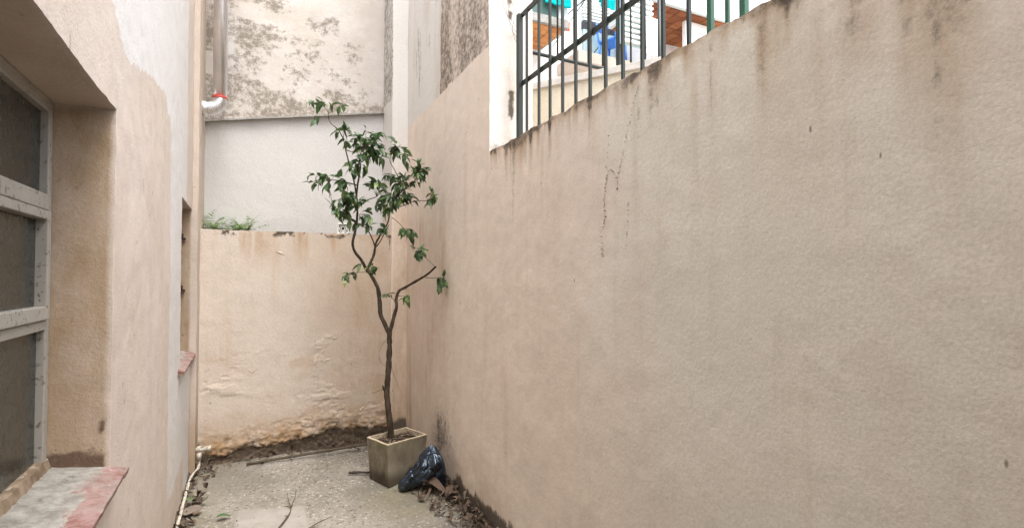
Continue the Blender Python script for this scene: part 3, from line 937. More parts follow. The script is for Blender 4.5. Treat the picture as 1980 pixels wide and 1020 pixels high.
# mulch and fallen leaves on the soil
mb = MB(); rv = []
for k in range(95):
    px, py = random.uniform(-hx + .03, hx - .03), random.uniform(-hy + .03, hy - .03)
    pts, F = leaf_geo(random.uniform(.016, .05), random.uniform(.006, .014), random.uniform(-.3, .8), random.uniform(-.3, .5), random.uniform(-.2, .2), 4)
    R3 = np.array(orient((random.uniform(-1, 1), random.uniform(-1, 1), random.uniform(-.2, .3)), (random.uniform(-.4, .4), random.uniform(-.4, .4), 1)))
    mb.add(pts @ R3.T + (px, py, hh - .026), F); rv += [random.random() ** .6] * len(pts)
tag(mb.build('mulch', M['dry'], planter, attrs={'rnd': rv}), kind='stuff')
TRUNK = (0.026, 0.02, [[0.951, 4.184, 0.256], [0.943, 4.186, 0.364], [0.93, 4.189, 0.488], [0.914, 4.193, 0.646], [0.92, 4.187, 0.778], [0.926, 4.18, 0.903], [0.929, 4.176, 1.048], [0.928, 4.174, 1.139]])
BRANCHES = [
    (0.019, 0.014, [[0.928, 4.174, 1.127], [0.897, 4.187, 1.202], [0.865, 4.212, 1.288], [0.858, 4.223, 1.4], [0.842, 4.229, 1.504], [0.798, 4.259, 1.6], [0.76, 4.276, 1.65]]) ,
    (0.013, 0.008, [[0.764, 4.274, 1.642], [0.724, 4.281, 1.721], [0.671, 4.282, 1.791], [0.652, 4.267, 1.856], [0.665, 4.248, 1.938], [0.677, 4.229, 2.027], [0.678, 4.215, 2.129], [0.67, 4.216, 2.231]]) ,
    (0.008, 0.004, [[0.67, 4.217, 2.223], [0.678, 4.199, 2.324], [0.697, 4.198, 2.448], [0.693, 4.22, 2.531], [0.709, 4.222, 2.591]]) ,
    (0.007, 0.002, [[0.67, 4.216, 2.239], [0.642, 4.171, 2.345], [0.617, 4.16, 2.422], [0.577, 4.164, 2.581], [0.564, 4.18, 2.656], [0.528, 4.206, 2.735], [0.47, 4.244, 2.798], [0.455, 4.249, 2.884]]) ,
    (0.004, 0.002, [[0.581, 4.162, 2.573], [0.633, 4.171, 2.568], [0.705, 4.179, 2.602], [0.775, 4.167, 2.652]]) ,
    (0.005, 0.002, [[0.675, 4.201, 2.311], [0.581, 4.202, 2.329], [0.495, 4.198, 2.338], [0.409, 4.207, 2.316]]) ,
    (0.006, 0.002, [[0.678, 4.215, 2.133], [0.724, 4.225, 2.174], [0.764, 4.227, 2.206], [0.828, 4.218, 2.234], [0.863, 4.21, 2.285]]) ,
    (0.008, 0.003, [[0.674, 4.231, 2.015], [0.626, 4.209, 2.048], [0.58, 4.186, 2.079], [0.532, 4.175, 2.104], [0.482, 4.166, 2.112]]) ,
    (0.003, 0.0015, [[0.497, 4.17, 2.109], [0.467, 4.172, 2.156], [0.43, 4.178, 2.194]]) ,
    (0.003, 0.0015, [[0.49, 4.173, 2.109], [0.479, 4.177, 2.165], [0.475, 4.178, 2.229]]) ,
    (0.012, 0.008, [[0.764, 4.274, 1.642], [0.794, 4.281, 1.701], [0.823, 4.287, 1.769], [0.836, 4.29, 1.845], [0.853, 4.292, 1.897]]) ,
    (0.008, 0.005, [[0.849, 4.294, 1.88], [0.896, 4.28, 1.974], [0.932, 4.272, 2.034], [0.949, 4.273, 2.142]]) ,
    (0.005, 0.003, [[0.829, 4.294, 1.82], [0.858, 4.257, 1.861], [0.893, 4.227, 1.936], [0.927, 4.209, 2.011]]) ,
    (0.006, 0.003, [[0.832, 4.292, 1.837], [0.805, 4.259, 1.893], [0.77, 4.252, 1.959], [0.729, 4.249, 1.994]]) ,
    (0.006, 0.003, [[0.949, 4.273, 2.134], [0.981, 4.267, 2.199], [1.018, 4.258, 2.273], [1.088, 4.212, 2.336], [1.141, 4.151, 2.395], [1.18, 4.108, 2.475]]) ,
    (0.004, 0.002, [[1.021, 4.257, 2.269], [1.02, 4.233, 2.368], [0.979, 4.228, 2.458], [0.938, 4.235, 2.541], [0.966, 4.208, 2.623], [1.015, 4.183, 2.666]]) ,
    (0.004, 0.002, [[1.012, 4.252, 2.165], [1.055, 4.198, 2.178], [1.132, 4.116, 2.206], [1.198, 4.017, 2.202], [1.229, 3.979, 2.261]]) ,
    (0.016, 0.011, [[0.928, 4.174, 1.127], [0.946, 4.163, 1.21], [0.966, 4.163, 1.292], [0.98, 4.154, 1.35], [0.978, 4.165, 1.408], [0.997, 4.155, 1.471], [1.04, 4.144, 1.5]]) ,
    (0.011, 0.008, [[1.036, 4.146, 1.496], [1.094, 4.106, 1.537], [1.137, 4.062, 1.567], [1.19, 4.013, 1.608], [1.247, 3.962, 1.67]]) ,
    (0.003, 0.0015, [[1.176, 4.021, 1.583], [1.225, 3.986, 1.579], [1.27, 3.942, 1.575], [1.3, 3.905, 1.559]]) ,
    (0.003, 0.0015, [[1.239, 3.966, 1.666], [1.213, 3.978, 1.699], [1.183, 3.991, 1.731], [1.121, 4.009, 1.776], [1.076, 4.03, 1.797]]) ,
    (0.003, 0.0015, [[0.961, 4.268, 2.078], [0.999, 4.229, 2.042], [1.04, 4.188, 1.989], [1.074, 4.15, 1.937]]) ,
    (0.003, 0.0015, [[0.791, 4.262, 1.621], [0.725, 4.26, 1.625], [0.664, 4.256, 1.621], [0.598, 4.266, 1.608]]) ,
    (0.003, 0.0015, [[0.775, 4.269, 1.642], [0.807, 4.22, 1.65], [0.851, 4.176, 1.658]]) ,
    (0.003, 0.0015, [[0.984, 4.152, 1.359], [0.939, 4.139, 1.422], [0.9, 4.147, 1.443]]) ,
    (0.003, 0.0015, [[0.986, 4.161, 1.433], [1.026, 4.119, 1.434], [1.066, 4.078, 1.427]]) ,
    (0.008, 0.006, [[0.914, 4.193, 0.646], [0.885, 4.172, 0.694], [0.875, 4.165, 0.725]]) ,
    (0.003, 0.0015, [[0.885, 4.172, 0.694], [0.843, 4.17, 0.686], [0.797, 4.182, 0.668]]) ,
    (0.0015, 0.001, [[0.907, 4.174, 1.091], [0.868, 4.183, 1.038], [0.848, 4.183, 0.982], [0.86, 4.179, 0.916], [0.9, 4.172, 0.873]]) ,
    (0.0015, 0.001, [[0.943, 4.162, 0.872], [0.956, 4.146, 0.815], [0.973, 4.128, 0.764], [0.984, 4.123, 0.723]]) ,
]
# leaf clusters: centre, half width, half height, half depth, leaves, point where the twigs leave the branch
CLUSTERS = [
    ([0.44, 4.255, 2.932], 0.116, 0.062, 0.1, 13, [0.462, 4.246, 2.863]) ,
    ([0.377, 4.266, 2.809], 0.025, 0.017, 0.045, 2, [0.41, 4.25, 2.833]) ,
    ([0.556, 4.182, 2.696], 0.054, 0.075, 0.062, 9, [0.564, 4.18, 2.664]) ,
    ([0.752, 4.177, 2.685], 0.149, 0.1, 0.12, 56, [0.709, 4.2, 2.607]) ,
    ([0.793, 4.171, 2.556], 0.116, 0.083, 0.1, 34, [0.755, 4.188, 2.613]) ,
    ([0.988, 4.197, 2.632], 0.091, 0.058, 0.085, 16, [0.988, 4.197, 2.64]) ,
    ([1.068, 4.139, 2.526], 0.083, 0.05, 0.08, 7, [0.999, 4.171, 2.576]) ,
    ([0.432, 4.207, 2.326], 0.141, 0.058, 0.115, 26, [0.475, 4.186, 2.33]) ,
    ([0.585, 4.201, 2.296], 0.066, 0.042, 0.07, 10, [0.592, 4.197, 2.325]) ,
    ([0.586, 4.203, 2.191], 0.091, 0.075, 0.085, 30, [0.63, 4.183, 2.143]) ,
    ([0.627, 4.177, 2.426], 0.054, 0.066, 0.062, 10, [0.627, 4.177, 2.418]) ,
    ([0.701, 4.196, 2.448], 0.05, 0.083, 0.06, 10, [0.693, 4.199, 2.477]) ,
    ([0.506, 4.177, 2.115], 0.083, 0.037, 0.08, 13, [0.513, 4.173, 2.107]) ,
    ([0.584, 4.185, 2.035], 0.037, 0.033, 0.052, 4, [0.584, 4.184, 2.075]) ,
    ([0.736, 4.199, 2.073], 0.058, 0.05, 0.065, 13, [0.692, 4.221, 2.081]) ,
    ([0.733, 4.248, 1.982], 0.075, 0.05, 0.075, 11, [0.744, 4.242, 1.982]) ,
    ([0.805, 4.227, 2.305], 0.091, 0.054, 0.085, 18, [0.828, 4.218, 2.238]) ,
    ([0.691, 4.174, 2.17], 0.058, 0.042, 0.065, 10, [0.673, 4.184, 2.145]) ,
    ([1.155, 4.11, 2.452], 0.075, 0.075, 0.075, 30, [1.155, 4.11, 2.435]) ,
    ([1.063, 4.201, 2.367], 0.1, 0.075, 0.09, 26, [1.06, 4.204, 2.315]) ,
    ([1.002, 4.245, 2.232], 0.141, 0.083, 0.115, 52, [1.009, 4.241, 2.257]) ,
    ([0.89, 4.278, 2.161], 0.066, 0.058, 0.07, 12, [0.944, 4.253, 2.144]) ,
    ([1.229, 3.98, 2.219], 0.05, 0.075, 0.06, 13, [1.207, 3.991, 2.207]) ,
    ([1.053, 4.171, 1.954], 0.075, 0.058, 0.075, 13, [1.045, 4.174, 1.98]) ,
    ([1.091, 4.023, 1.784], 0.1, 0.05, 0.09, 18, [1.106, 4.016, 1.78]) ,
    ([0.606, 4.263, 1.6], 0.071, 0.046, 0.072, 9, [0.613, 4.259, 1.612]) ,
    ([0.825, 4.189, 1.654], 0.054, 0.033, 0.062, 8, [0.825, 4.189, 1.654]) ,
    ([0.732, 4.255, 1.683], 0.033, 0.021, 0.05, 3, [0.739, 4.252, 1.683]) ,
    ([1.29, 3.911, 1.535], 0.062, 0.066, 0.067, 15, [1.294, 3.909, 1.563]) ,
    ([0.888, 4.152, 1.443], 0.046, 0.017, 0.057, 4, [0.907, 4.143, 1.439]) ,
    ([1.051, 4.085, 1.427], 0.054, 0.025, 0.062, 6, [1.051, 4.085, 1.431]) ,
    ([0.919, 4.259, 2.399], 0.058, 0.05, 0.065, 6, [0.987, 4.225, 2.416]) ,
    ([0.869, 4.271, 1.955], 0.058, 0.042, 0.065, 7, [0.896, 4.258, 1.964]) ,
]

tree = empty('tree', (TRUNK[2][0][0], TRUNK[2][0][1], .28))
tag(tree, 'slender bare-stemmed tree with sparse dark green leaves growing from the planter', 'tree')
TI = Vector(tree.location)
def limb(name, r0, r1, pts, parent, mat, seg, kn=.0, sub=5):
    p = [q - TI for q in smooth_path(pts, sub)]
    n_ = len(p)
    rr = []
    for i in range(n_):
        f = i / (n_ - 1)
        rr.append((r0 + (r1 - r0) * f) * (1 + kn * (vn(np.array([[i * .9, r0 * 900, 3.3]]))[0] - .5)))
    m_ = MB(); m_.tube(p, rr, seg)
    return m_.build(name, mat, parent, smooth=True, disp=(lambda q_: wob(r0 * .16, 40, 201)(q_)) if r0 > .006 else None)
tb = [TRUNK[2][0][:2] + [.27]] + TRUNK[2]
limb('trunk', TRUNK[0], TRUNK[1], tb, tree, M['bark'], 14, .35, 7)
for (r0, r1, pts) in BRANCHES:
    big_ = r0 > .0045
    limb('branch' if big_ else 'twig', r0, r1, pts, tree, M['bark'] if big_ else M['twig'], 10 if big_ else 6, .35 if big_ else .1)
LM = []
for k, (L_, Wd, fo, dr, cu) in enumerate(((.074, .0185, .30, .30, 0), (.062, .017, .22, .50, .02), (.080, .019, .40, .20, -.02), (.048, .014, .25, .6, .03), (.068, .0155, .5, .40, 0))):
    pts, F = leaf_geo(L_, Wd, fo, dr, cu, 6)
    me = bpy.data.meshes.new('leaf')
    me.from_pydata(pts.tolist(), [], F)
    me.materials.append(M['leaf'])
    me.polygons.foreach_set('use_smooth', [True] * len(me.polygons))
    LM.append((me, pts, F))
total = sum(int(c[4] * (2.9 if c[0][0] > 1.07 else 2.0) + .5) for c in CLUSTERS)
n_obj = 0
mass = MB(); mass_r = []
rnd = random.Random(5)
for (c, hw_, hh_, hd, n, at_) in CLUSTERS:
    n = int(n * (2.9 if c[0] > 1.07 else 2.0) + .5)
    c, at_ = Vector(c), Vector(at_)
    m_ = MB()
    spots = []
    nt_ = max(1, round(n / 5))
    rt, fwd_ = Vector((.9, -.4357, 0)), Vector((.4357, .9, 0))
    for k in range(nt_):
        while True:
            a, b2, e = rnd.uniform(-1, 1), rnd.uniform(-1, 1), rnd.uniform(-1, 1)
            if a * a + b2 * b2 <= 1: break
        tip = c + rt * a * hw_ + Vector((0, 0, 1)) * b2 * hh_ + fwd_ * e * hd
        tip.x = min(tip.x, 1.285)
        mid = at_.lerp(tip, .55) + Vector((rnd.gauss(0, .008), rnd.gauss(0, .008), .018))
        sp = smooth_path([at_, mid, tip], 4)
        m_.tube([q - TI for q in sp], [.0016 - .0008 * i / (len(sp) - 1) for i in range(len(sp))], 5)
        spots.append(sp)
    tw = m_.build('twig', M['twig'], tree, smooth=True)
    for k in range(n):
        sp = spots[k % nt_]
        f = 1 - .72 * (k // nt_ + rnd.uniform(-.3, .3)) / max(1, (n / nt_)) if k >= nt_ else 1.0
        ix = f * (len(sp) - 1)
        i0 = min(int(ix), len(sp) - 2)
        p = sp[i0].lerp(sp[i0 + 1], ix - i0)
        td = (sp[-1] - sp[0]).normalized()
        side = td.cross(Vector((0, 0, 1))) * (1 if (k // nt_) % 2 else -1)
        dirv = td * .55 + side * rnd.uniform(.2, .9) + Vector((rnd.gauss(0, .35), rnd.gauss(0, .35), rnd.uniform(-1.0, .35)))
        if p.x > 1.24: dirv.x = -abs(dirv.x) * .3
        upv = Vector((rnd.gauss(0, .35), rnd.gauss(0, .35), 1))
        R3 = orient(dirv, upv)
        sc = rnd.uniform(.62, 1.22) * (.78 if c.x > 1.07 else 1.0)
        me, pts, F = LM[rnd.randrange(5)]
        if n_obj < 296 and (rnd.random() < 300 / total * 1.05):
            o = bpy.data.objects.new('leaf', me)
            COL.objects.link(o)
            o.parent = tw
            o.matrix_basis = Matrix.Translation(p - TI) @ R3.to_4x4() @ Matrix.Scale(sc, 4)
            n_obj += 1
        else:
            mass.add(pts * sc @ np.array(R3).T + np.array(p - TI), F)
            mass_r += [rnd.random()] * len(pts)
tag(mass.build('foliage', M['leaf_mass'], tree, attrs={'rnd': mass_r}, smooth=True), kind='stuff')

# ================================================================== rubbish bag, litter and twigs
mb = MB()
nu_, nv_ = 110, 90
pts, F = [], []
axis0, axis1 = Vector((.975, 3.865, .012)), Vector((1.165, 3.80, .345))
for i in range(nu_ + 1):
    f = i / nu_
    prof = (math.sin(math.pi * min(1, .08 + f * .95)) ** .75) * (1.0 if f < .6 else 1 - .45 * ((f - .6) / .4)) if i else .05
    cx = axis0.lerp(axis1, f)
    bulge = Vector((.05, -.03, 0)) * math.sin(math.pi * f)
    for k in range(nv_):
        a = 2 * math.pi * k / nv_
        gath = .35 + .65 * abs(f - .35) / .65
        fold = 1 + gath * (.13 * math.sin(7 * a + 3.1 * math.sin(2.2 * f + 1)) + .07 * math.sin(13 * a + 5 * f) + .05 * math.sin(23 * a - 9 * f))
        off = fold * Vector((.9, -.4357, 0)) * math.cos(a) * .095 * prof * (1.2 if math.cos(a) > 0 else .9) + fold * Vector((.4357, .9, 0)) * math.sin(a) * .075 * prof
        pts.append(tuple(cx + bulge + off))
for i in range(nu_):
    for k in range(nv_):
        F.append((i * nv_ + k, i * nv_ + (k + 1) % nv_, (i + 1) * nv_ + (k + 1) % nv_, (i + 1) * nv_ + k))
F.append(tuple(range(nv_))[::-1]); F.append(tuple(range(nu_ * nv_, (nu_ + 1) * nv_)))
mb.add(pts, F)
def crumple(P):
    ctr = np.array(axis0) + np.clip(((P - np.array(axis0)) @ np.array((axis1 - axis0).normalized())), 0, .4)[:, None] * np.array((axis1 - axis0).normalized())
    nrm = P - ctr
    nrm /= np.linalg.norm(nrm, axis=1)[:, None] + 1e-6
    w1 = P + (np.stack([fbm(P, (9,) * 3, 3, .5, 211 + k) for k in range(3)], 1) - .5) * .10
    r1 = np.abs(fbm(w1, (8, 8, 5), 2, .4, 221) - .5) * 2
    r2 = np.abs(fbm(w1, (20, 20, 12), 2, .4, 223) - .5) * 2
    dsp = (.02 - .06 * (1 - r1) ** 5 * .5 + .03 * r1) - .012 * (1 - r2) ** 4
    dsp *= .25 + .75 * sst(.34, .22, P[:, 2])
    out = nrm * dsp[:, None]
    q = P + out
    out[:, 2] += np.maximum(0, .006 - q[:, 2])
    out[:, 0] += np.minimum(0, 1.30 - q[:, 0])
    return out
bag = mb.build('rubbish_bag', M['bag'], smooth=True, disp=crumple)
tag(bag, 'crumpled black plastic rubbish bag leaning between the planter and boundary wall', 'bag')
# second, darker bag end slumped behind it against the wall
mb = MB()
pts, F = [], []
b0, b1 = Vector((1.21, 3.83, .01)), Vector((1.20, 3.83, .30))
for i in range(41):
    f = i / 40
    prof = math.sin(math.pi * min(1, .12 + f * .9)) ** .7 * (1 - .5 * f)
    for k in range(48):
        a = 2 * math.pi * k / 48
        pts.append(tuple(b0.lerp(b1, f) + Vector((.085 * prof * math.cos(a), .10 * prof * math.sin(a), 0))))
for i in range(40):
    for k in range(48):
        F.append((i * 48 + k, i * 48 + (k + 1) % 48, (i + 1) * 48 + (k + 1) % 48, (i + 1) * 48 + k))
F.append(tuple(range(48))[::-1]); F.append(tuple(range(40 * 48, 41 * 48)))
mb.add(pts, F)
mb.build('bag_flap', M['bag'], bag, smooth=True, disp=crumple)

mb = MB(); rv = []
def litter(n, gen, s0, s1, hmax):
    for k in range(n):
        x_, y_, f_ = gen()
        pts, F = leaf_geo(random.uniform(s0, s1), random.uniform(.3, .7) * s0, random.uniform(-.6, 1.2), random.uniform(-.6, .6), random.uniform(-.25, .25), 5)
        R3 = np.array(orient((random.uniform(-1, 1), random.uniform(-1, 1), random.uniform(-.35, .35)), (random.uniform(-.9, .9), random.uniform(-.9, .9), 1)))
        Pn = pts @ R3.T + (x_, y_, 0)
        Pn[:, 2] += .004 - Pn[:, 2].min() + random.random() * hmax * f_
        Pn[:, 0] = np.minimum(Pn[:, 0], 1.315)
        mb.add(Pn, F); rv.extend([random.random()] * len(pts))
def g_right():
    y_ = random.uniform(2.7, 4.0)
    wd = .26 * max(0, 1 - abs(y_ - 3.65) / .9) + .06
    f = random.random() ** 1.4
    return 1.315 - f * wd, y_, 1 - f
litter(300, g_right, .02, .065, .05)
litter(340, g_right, .01, .03, .03)
def g_left():
    y_ = random.uniform(3.5, 5.02)
    f = random.random() ** 1.8
    return -.50 + f * .17, y_, 1 - f
litter(110, g_left, .03, .085, .02)
def g_back():
    f = random.random() ** 1.5
    return random.uniform(-.4, .95), 5.12 - f * .22, 1 - f
litter(90, g_back, .02, .06, .015)
def g_all():
    return random.uniform(-.4, 1.2), random.uniform(3.2, 5.0), 0
litter(200, g_all, .006, .022, 0)
tag(mb.build('leaf_litter', M['dry'], attrs={'rnd': rv}, smooth=True), 'drift of dry brown fallen leaves along the foot of the walls', 'leaf litter', kind='stuff')

def loose_leaf(name, x_, y_, z_, L_, Wd, ang, fold, droop, curl, mat, label, tilt=0.0):
    pts, F = leaf_geo(L_, Wd, fold, droop, curl, 10)
    R3 = np.array(orient((math.cos(ang), math.sin(ang), tilt), (0, 0, 1)))
    Pn = pts @ R3.T
    Pn[:, 2] -= Pn[:, 2].min()
    m_ = MB(); m_.add(Pn, F)
    o = m_.build(name, mat, smooth=True)
    o.location = (x_, y_, z_)
    sd = o.modifiers.new('thick', 'SOLIDIFY'); sd.thickness = .0015
    return tag(o, label, 'leaf')
loose_leaf('dry_leaf', 1.07, 3.80, .012, .26, .05, math.radians(-50), .7, .12, .06, M['dry_one'], 'long brown curled dry leaf lying in front of the rubbish bag')
loose_leaf('dry_leaf', 1.20, 3.55, .02, .17, .04, math.radians(40), .9, -.2, .04, M['dry_one'], 'broad brown dry leaf on the litter by the boundary wall')
loose_leaf('fallen_leaf', -.25, 3.92, .008, .085, .022, math.radians(10), .4, .1, .03, M['leaf_fallen'], 'green fallen leaf lying on the floor beside the pale cement patch')
loose_leaf('fallen_leaf', -.47, 4.27, .012, .10, .03, math.radians(20), .3, .15, .02, M['leaf_fallen'], 'green fallen leaf by the water pipe behind the brown board scrap')
mb = MB()
bp = [(0, 0), (.085, .02), (.10, .065), (.06, .115), (.0, .10), (-.03, .04)]
mb.add([(a, b2, 0) for a, b2 in bp] + [(a, b2, .007) for a, b2 in bp], [tuple(range(6))[::-1], tuple(range(6, 12))] + [(i, (i + 1) % 6, 6 + (i + 1) % 6, 6 + i) for i in range(6)])
o = mb.build('board_scrap', M['board'], bevel=.0015)
o.location = (-.44, 4.05, .012); o.rotation_euler = (.08, -.06, .1)
tag(o, 'flat grey brown scrap of board lying beside the water pipe', 'scrap')
def twig_thing(label, lines, r0, mat=None):
    m_ = MB()
    root = Vector(lines[0][0])
    for li, l in enumerate(lines):
        p = [q - root for q in smooth_path(l, 4)]
        ra = r0 if li == 0 else r0 * .6
        m_.tube(p, [ra * (1 - .65 * i / (len(p) - 1)) * random.uniform(.85, 1.15) for i in range(len(p))], 7)
    o = m_.build('fallen_twig', mat or M['twig'], smooth=True)
    o.location = root
    return tag(o, label, 'twig')
twig_thing('forked brown twig lying on the pale cement patch', [[(.10, 3.57, .014), (.15, 3.68, .02), (.185, 3.78, .022), (.195, 3.86, .024)], [(.195, 3.86, .024), (.185, 3.95, .03), (.18, 4.06, .05)], [(.195, 3.86, .024), (.155, 3.90, .022)], [(.195, 3.86, .024), (.225, 3.97, .04), (.24, 4.08, .06)], [(.17, 3.74, .02), (.15, 3.76, .015)]], .007)
twig_thing('short straight twig lying right of the pale cement patch', [[(.27, 3.50, .014), (.34, 3.56, .016), (.43, 3.62, .014)]], .005)
twig_thing('thick dark stick poking out beside the planter', [[(.645, 4.345, .016), (.72, 4.32, .017), (.80, 4.275, .017), (.85, 4.26, .014)]], .012, M['dark_stick'])

# ================================================================== plants and block on the low wall
def fern(x_, y_, sc, seed, label):
    r = random.Random(seed)
    m_ = MB(); rv_ = []
    for k in range(17):
        a = r.uniform(0, 2 * math.pi)
        ln = r.uniform(.14, .25) * sc
        el = r.uniform(.5, 1.3)
        p = [Vector((0, 0, 0))]
        dirv = Vector((math.cos(a) * math.cos(el), math.sin(a) * math.cos(el) * .5, math.sin(el)))
        for i in range(9):
            p.append(p[-1] + dirv * ln / 9)
            dirv = (dirv + Vector((0, 0, -.13))).normalized()
        m_.tube(p, [.0016 - .001 * i / 9 for i in range(10)], 4); rv_ += [.3] * 40
        for i in range(2, 10):
            for s_ in (-1, 1):
                t_ = (p[i] - p[i - 1]).normalized()
                sd = t_.cross(Vector((0, 0, 1))).normalized() * s_
                pts, F = leaf_geo(.048 * sc * (1 - .055 * i) * r.uniform(.8, 1.25), .0062, .3, .35, 0, 4)
                R3 = np.array(orient(t_ * .7 + sd + Vector((0, 0, r.uniform(-.4, .2))), (r.gauss(0, .3), r.gauss(0, .3), 1)))
                m_.add(pts @ R3.T + np.array(p[i]), F); rv_ += [r.random()] * len(pts)
    o = m_.build('fern', M['fern'], attrs={'rnd': rv_}, smooth=True)
    o.location = (x_, y_, 1.955)
    return tag(o, label, 'fern', 'ferns growing behind the low wall')
fern(-.44, 5.44, 1.1, 1, 'pale green fern behind the low wall, hard against the house corner')
fern(-.36, 5.42, .95, 2, 'pale green fern behind the low wall, second from the house corner')
fern(-.24, 5.45, 1.0, 3, 'pale green fern behind the low wall, third from the house corner')
fern(-.14, 5.43, .95, 4, 'small pale green fern behind the low wall, farthest from the house')

bb = empty('breeze_block', (.707, 5.245, 2.0))
tag(bb, 'small white perforated breeze block standing on the low wall behind the tree', 'block')
mb = MB(); e = .052
mb.box((-e, -.03, .0), (e, .03, .012)); mb.box((-e, -.03, .094), (e, .03, .105)); mb.box((-e, -.03, .0125), (-e + .010, .03, .0935)); mb.box((e - .010, -.03, .0125), (e, .03, .0935))
mb.build('frame', M['white_paint'], bb, bevel=.002)
mb = MB()
for rr, tt in ((.017, .0035), (.033, .0035)):
    ppts = [(rr * math.cos(a), -.018, .053 + rr * math.sin(a)) for a in np.linspace(0, 2 * math.pi, 25)]
    mb.tube(ppts, tt, 6, cap=False)
for k in range(8):
    a = k * math.pi / 4
    r0_, r1_ = (.016, .044 if k % 2 == 0 else .058)
    q0, q1 = (r0_ * math.cos(a), r0_ * math.sin(a)), (r1_ * math.cos(a), r1_ * math.sin(a))
    mb.tube([(max(-.044, min(.044, q0[0])), -.018, .053 + q0[1]), (max(-.044, min(.044, q1[0])), -.018, .053 + max(-.043, min(.043, q1[1])))], .0035, 6)
mb.build('lattice', M['white_paint'], bb, smooth=True)
mb = MB(); mb.box((-.041, .02, .0128), (.041, .024, .0932)); mb.build('back_plate', M['black'], bb)

# ================================================================== railing on the boundary wall
rail = empty('railing', (1.5, 2.98, 2.4))
tag(rail, 'dark green metal railing of upright bars standing on the boundary wall', 'railing')
RI = Vector(rail.location)
def bar(m_, x0, y0, z0, z1, w, dpt=None):
    dpt = dpt or w
    m_.box((x0 - w / 2 - RI.x, y0 - dpt / 2 - RI.y, z0 - RI.z), (x0 + w / 2 - RI.x, y0 + dpt / 2 - RI.y, z1 - RI.z))
    return m_
bar(MB(), 1.5, 2.985, 2.36, 3.30, .034, .034).build('post', M['green_metal'], rail, bevel=.002)
for yb in (2.885, 2.725, 2.594, 2.451, 2.319, 2.184, 2.048, 1.916, 1.779, 1.650, 1.506):
    bar(MB(), 1.5, yb + random.gauss(0, .002), 2.36, 3.50 if yb < 1.7 else 3.29, .0135).build('upright', M['green_metal'], rail)
for (zr, hgt_) in ((2.845, .030), (3.295, .034)):
    m_ = MB(); m_.box((1.508 - RI.x, 1.42 - RI.y, zr - hgt_ / 2 - RI.z), (1.520 - RI.x, 3.03 - RI.y, zr + hgt_ / 2 - RI.z))
    m_.build('rail', M['green_metal'], rail, bevel=.002)
for (yb, w) in ((1.397, .021), (1.319, .014), (1.248, .024)):
    bar(MB(), 1.5, yb, 2.36, 3.50, w).build('gate_post', M['green_post'], rail, bevel=.003)
for k in range(4):
    m_ = MB()
    p0 = Vector((0, .03, .70 + .04 * k))
    m_.tube(smooth_path([p0, p0 + Vector((-.03 - .02 * k, .02, .12)), p0 + Vector((-.01 - .03 * k, -.03, .25)), p0 + Vector((.03, .0, .36))], 5), .0012, 5)
    m_.build('tie_wire', M['black'], rail, smooth=True)

# ================================================================== neighbours beyond the railing
par = empty('parapet', (1.88, 3.5, 2.28))
tag(par, 'low cream parapet with a grey coping on the terrace behind the railing', 'parapet')
e1 = np.array((.565, -.825, 0)); e2 = np.array((.825, .565, 0))
def obox(m_, s0, s1, t0, t1, z0, z1):
    pts = [e1 * a + e2 * b2 + np.array((0, 0, c)) for a, b2, c in ((s0, t0, z0), (s1, t0, z0), (s1, t1, z0), (s0, t1, z0), (s0, t0, z1), (s1, t0, z1), (s1, t1, z1), (s0, t1, z1))]
    return m_.add(pts, [(0, 3, 2, 1), (4, 5, 6, 7), (0, 1, 5, 4), (1, 2, 6, 5), (2, 3, 7, 6), (3, 0, 4, 7)])
obox(MB(), -.2, 1.9, 0, .14, -.03, .748).build('wall', M['cream'], par)
obox(MB(), -.2, 1.9, -.02, .17, .748, .80).build('coping', M['cap'], par, bevel=.004)

r2 = empty('railing', (2.0, 3.9, 2.28))
tag(r2, 'thin dark railing with a slim bottom bar standing behind the cream parapet', 'railing')
for k, xb in enumerate((2.152, 2.335, 2.507, 2.66, 2.82, 2.982, 3.146, 3.32)):
    m_ = MB(); m_.tube([(xb - 2.0, 0, 1.25), (xb - 2.0, 0, 2.5)], .009, 8); m_.build('upright', M['green_metal'], r2, smooth=True)
m_ = MB(); m_.tube([(-.35, .0, 1.245), (1.5, 0, 1.215)], .016, 10); m_.build('bottom_bar', M['green_metal'], r2, smooth=True)
m_ = MB(); m_.tube([(-.35, .0, 2.5), (1.5, 0, 2.5)], .016, 10); m_.build('top_bar', M['green_metal'], r2, smooth=True)
for xx in (-.35, 1.5):
    m_ = MB(); m_.tube([(xx, 0, -.03), (xx, 0, 2.5)], .02, 10); m_.build('post', M['green_metal'], r2, smooth=True)

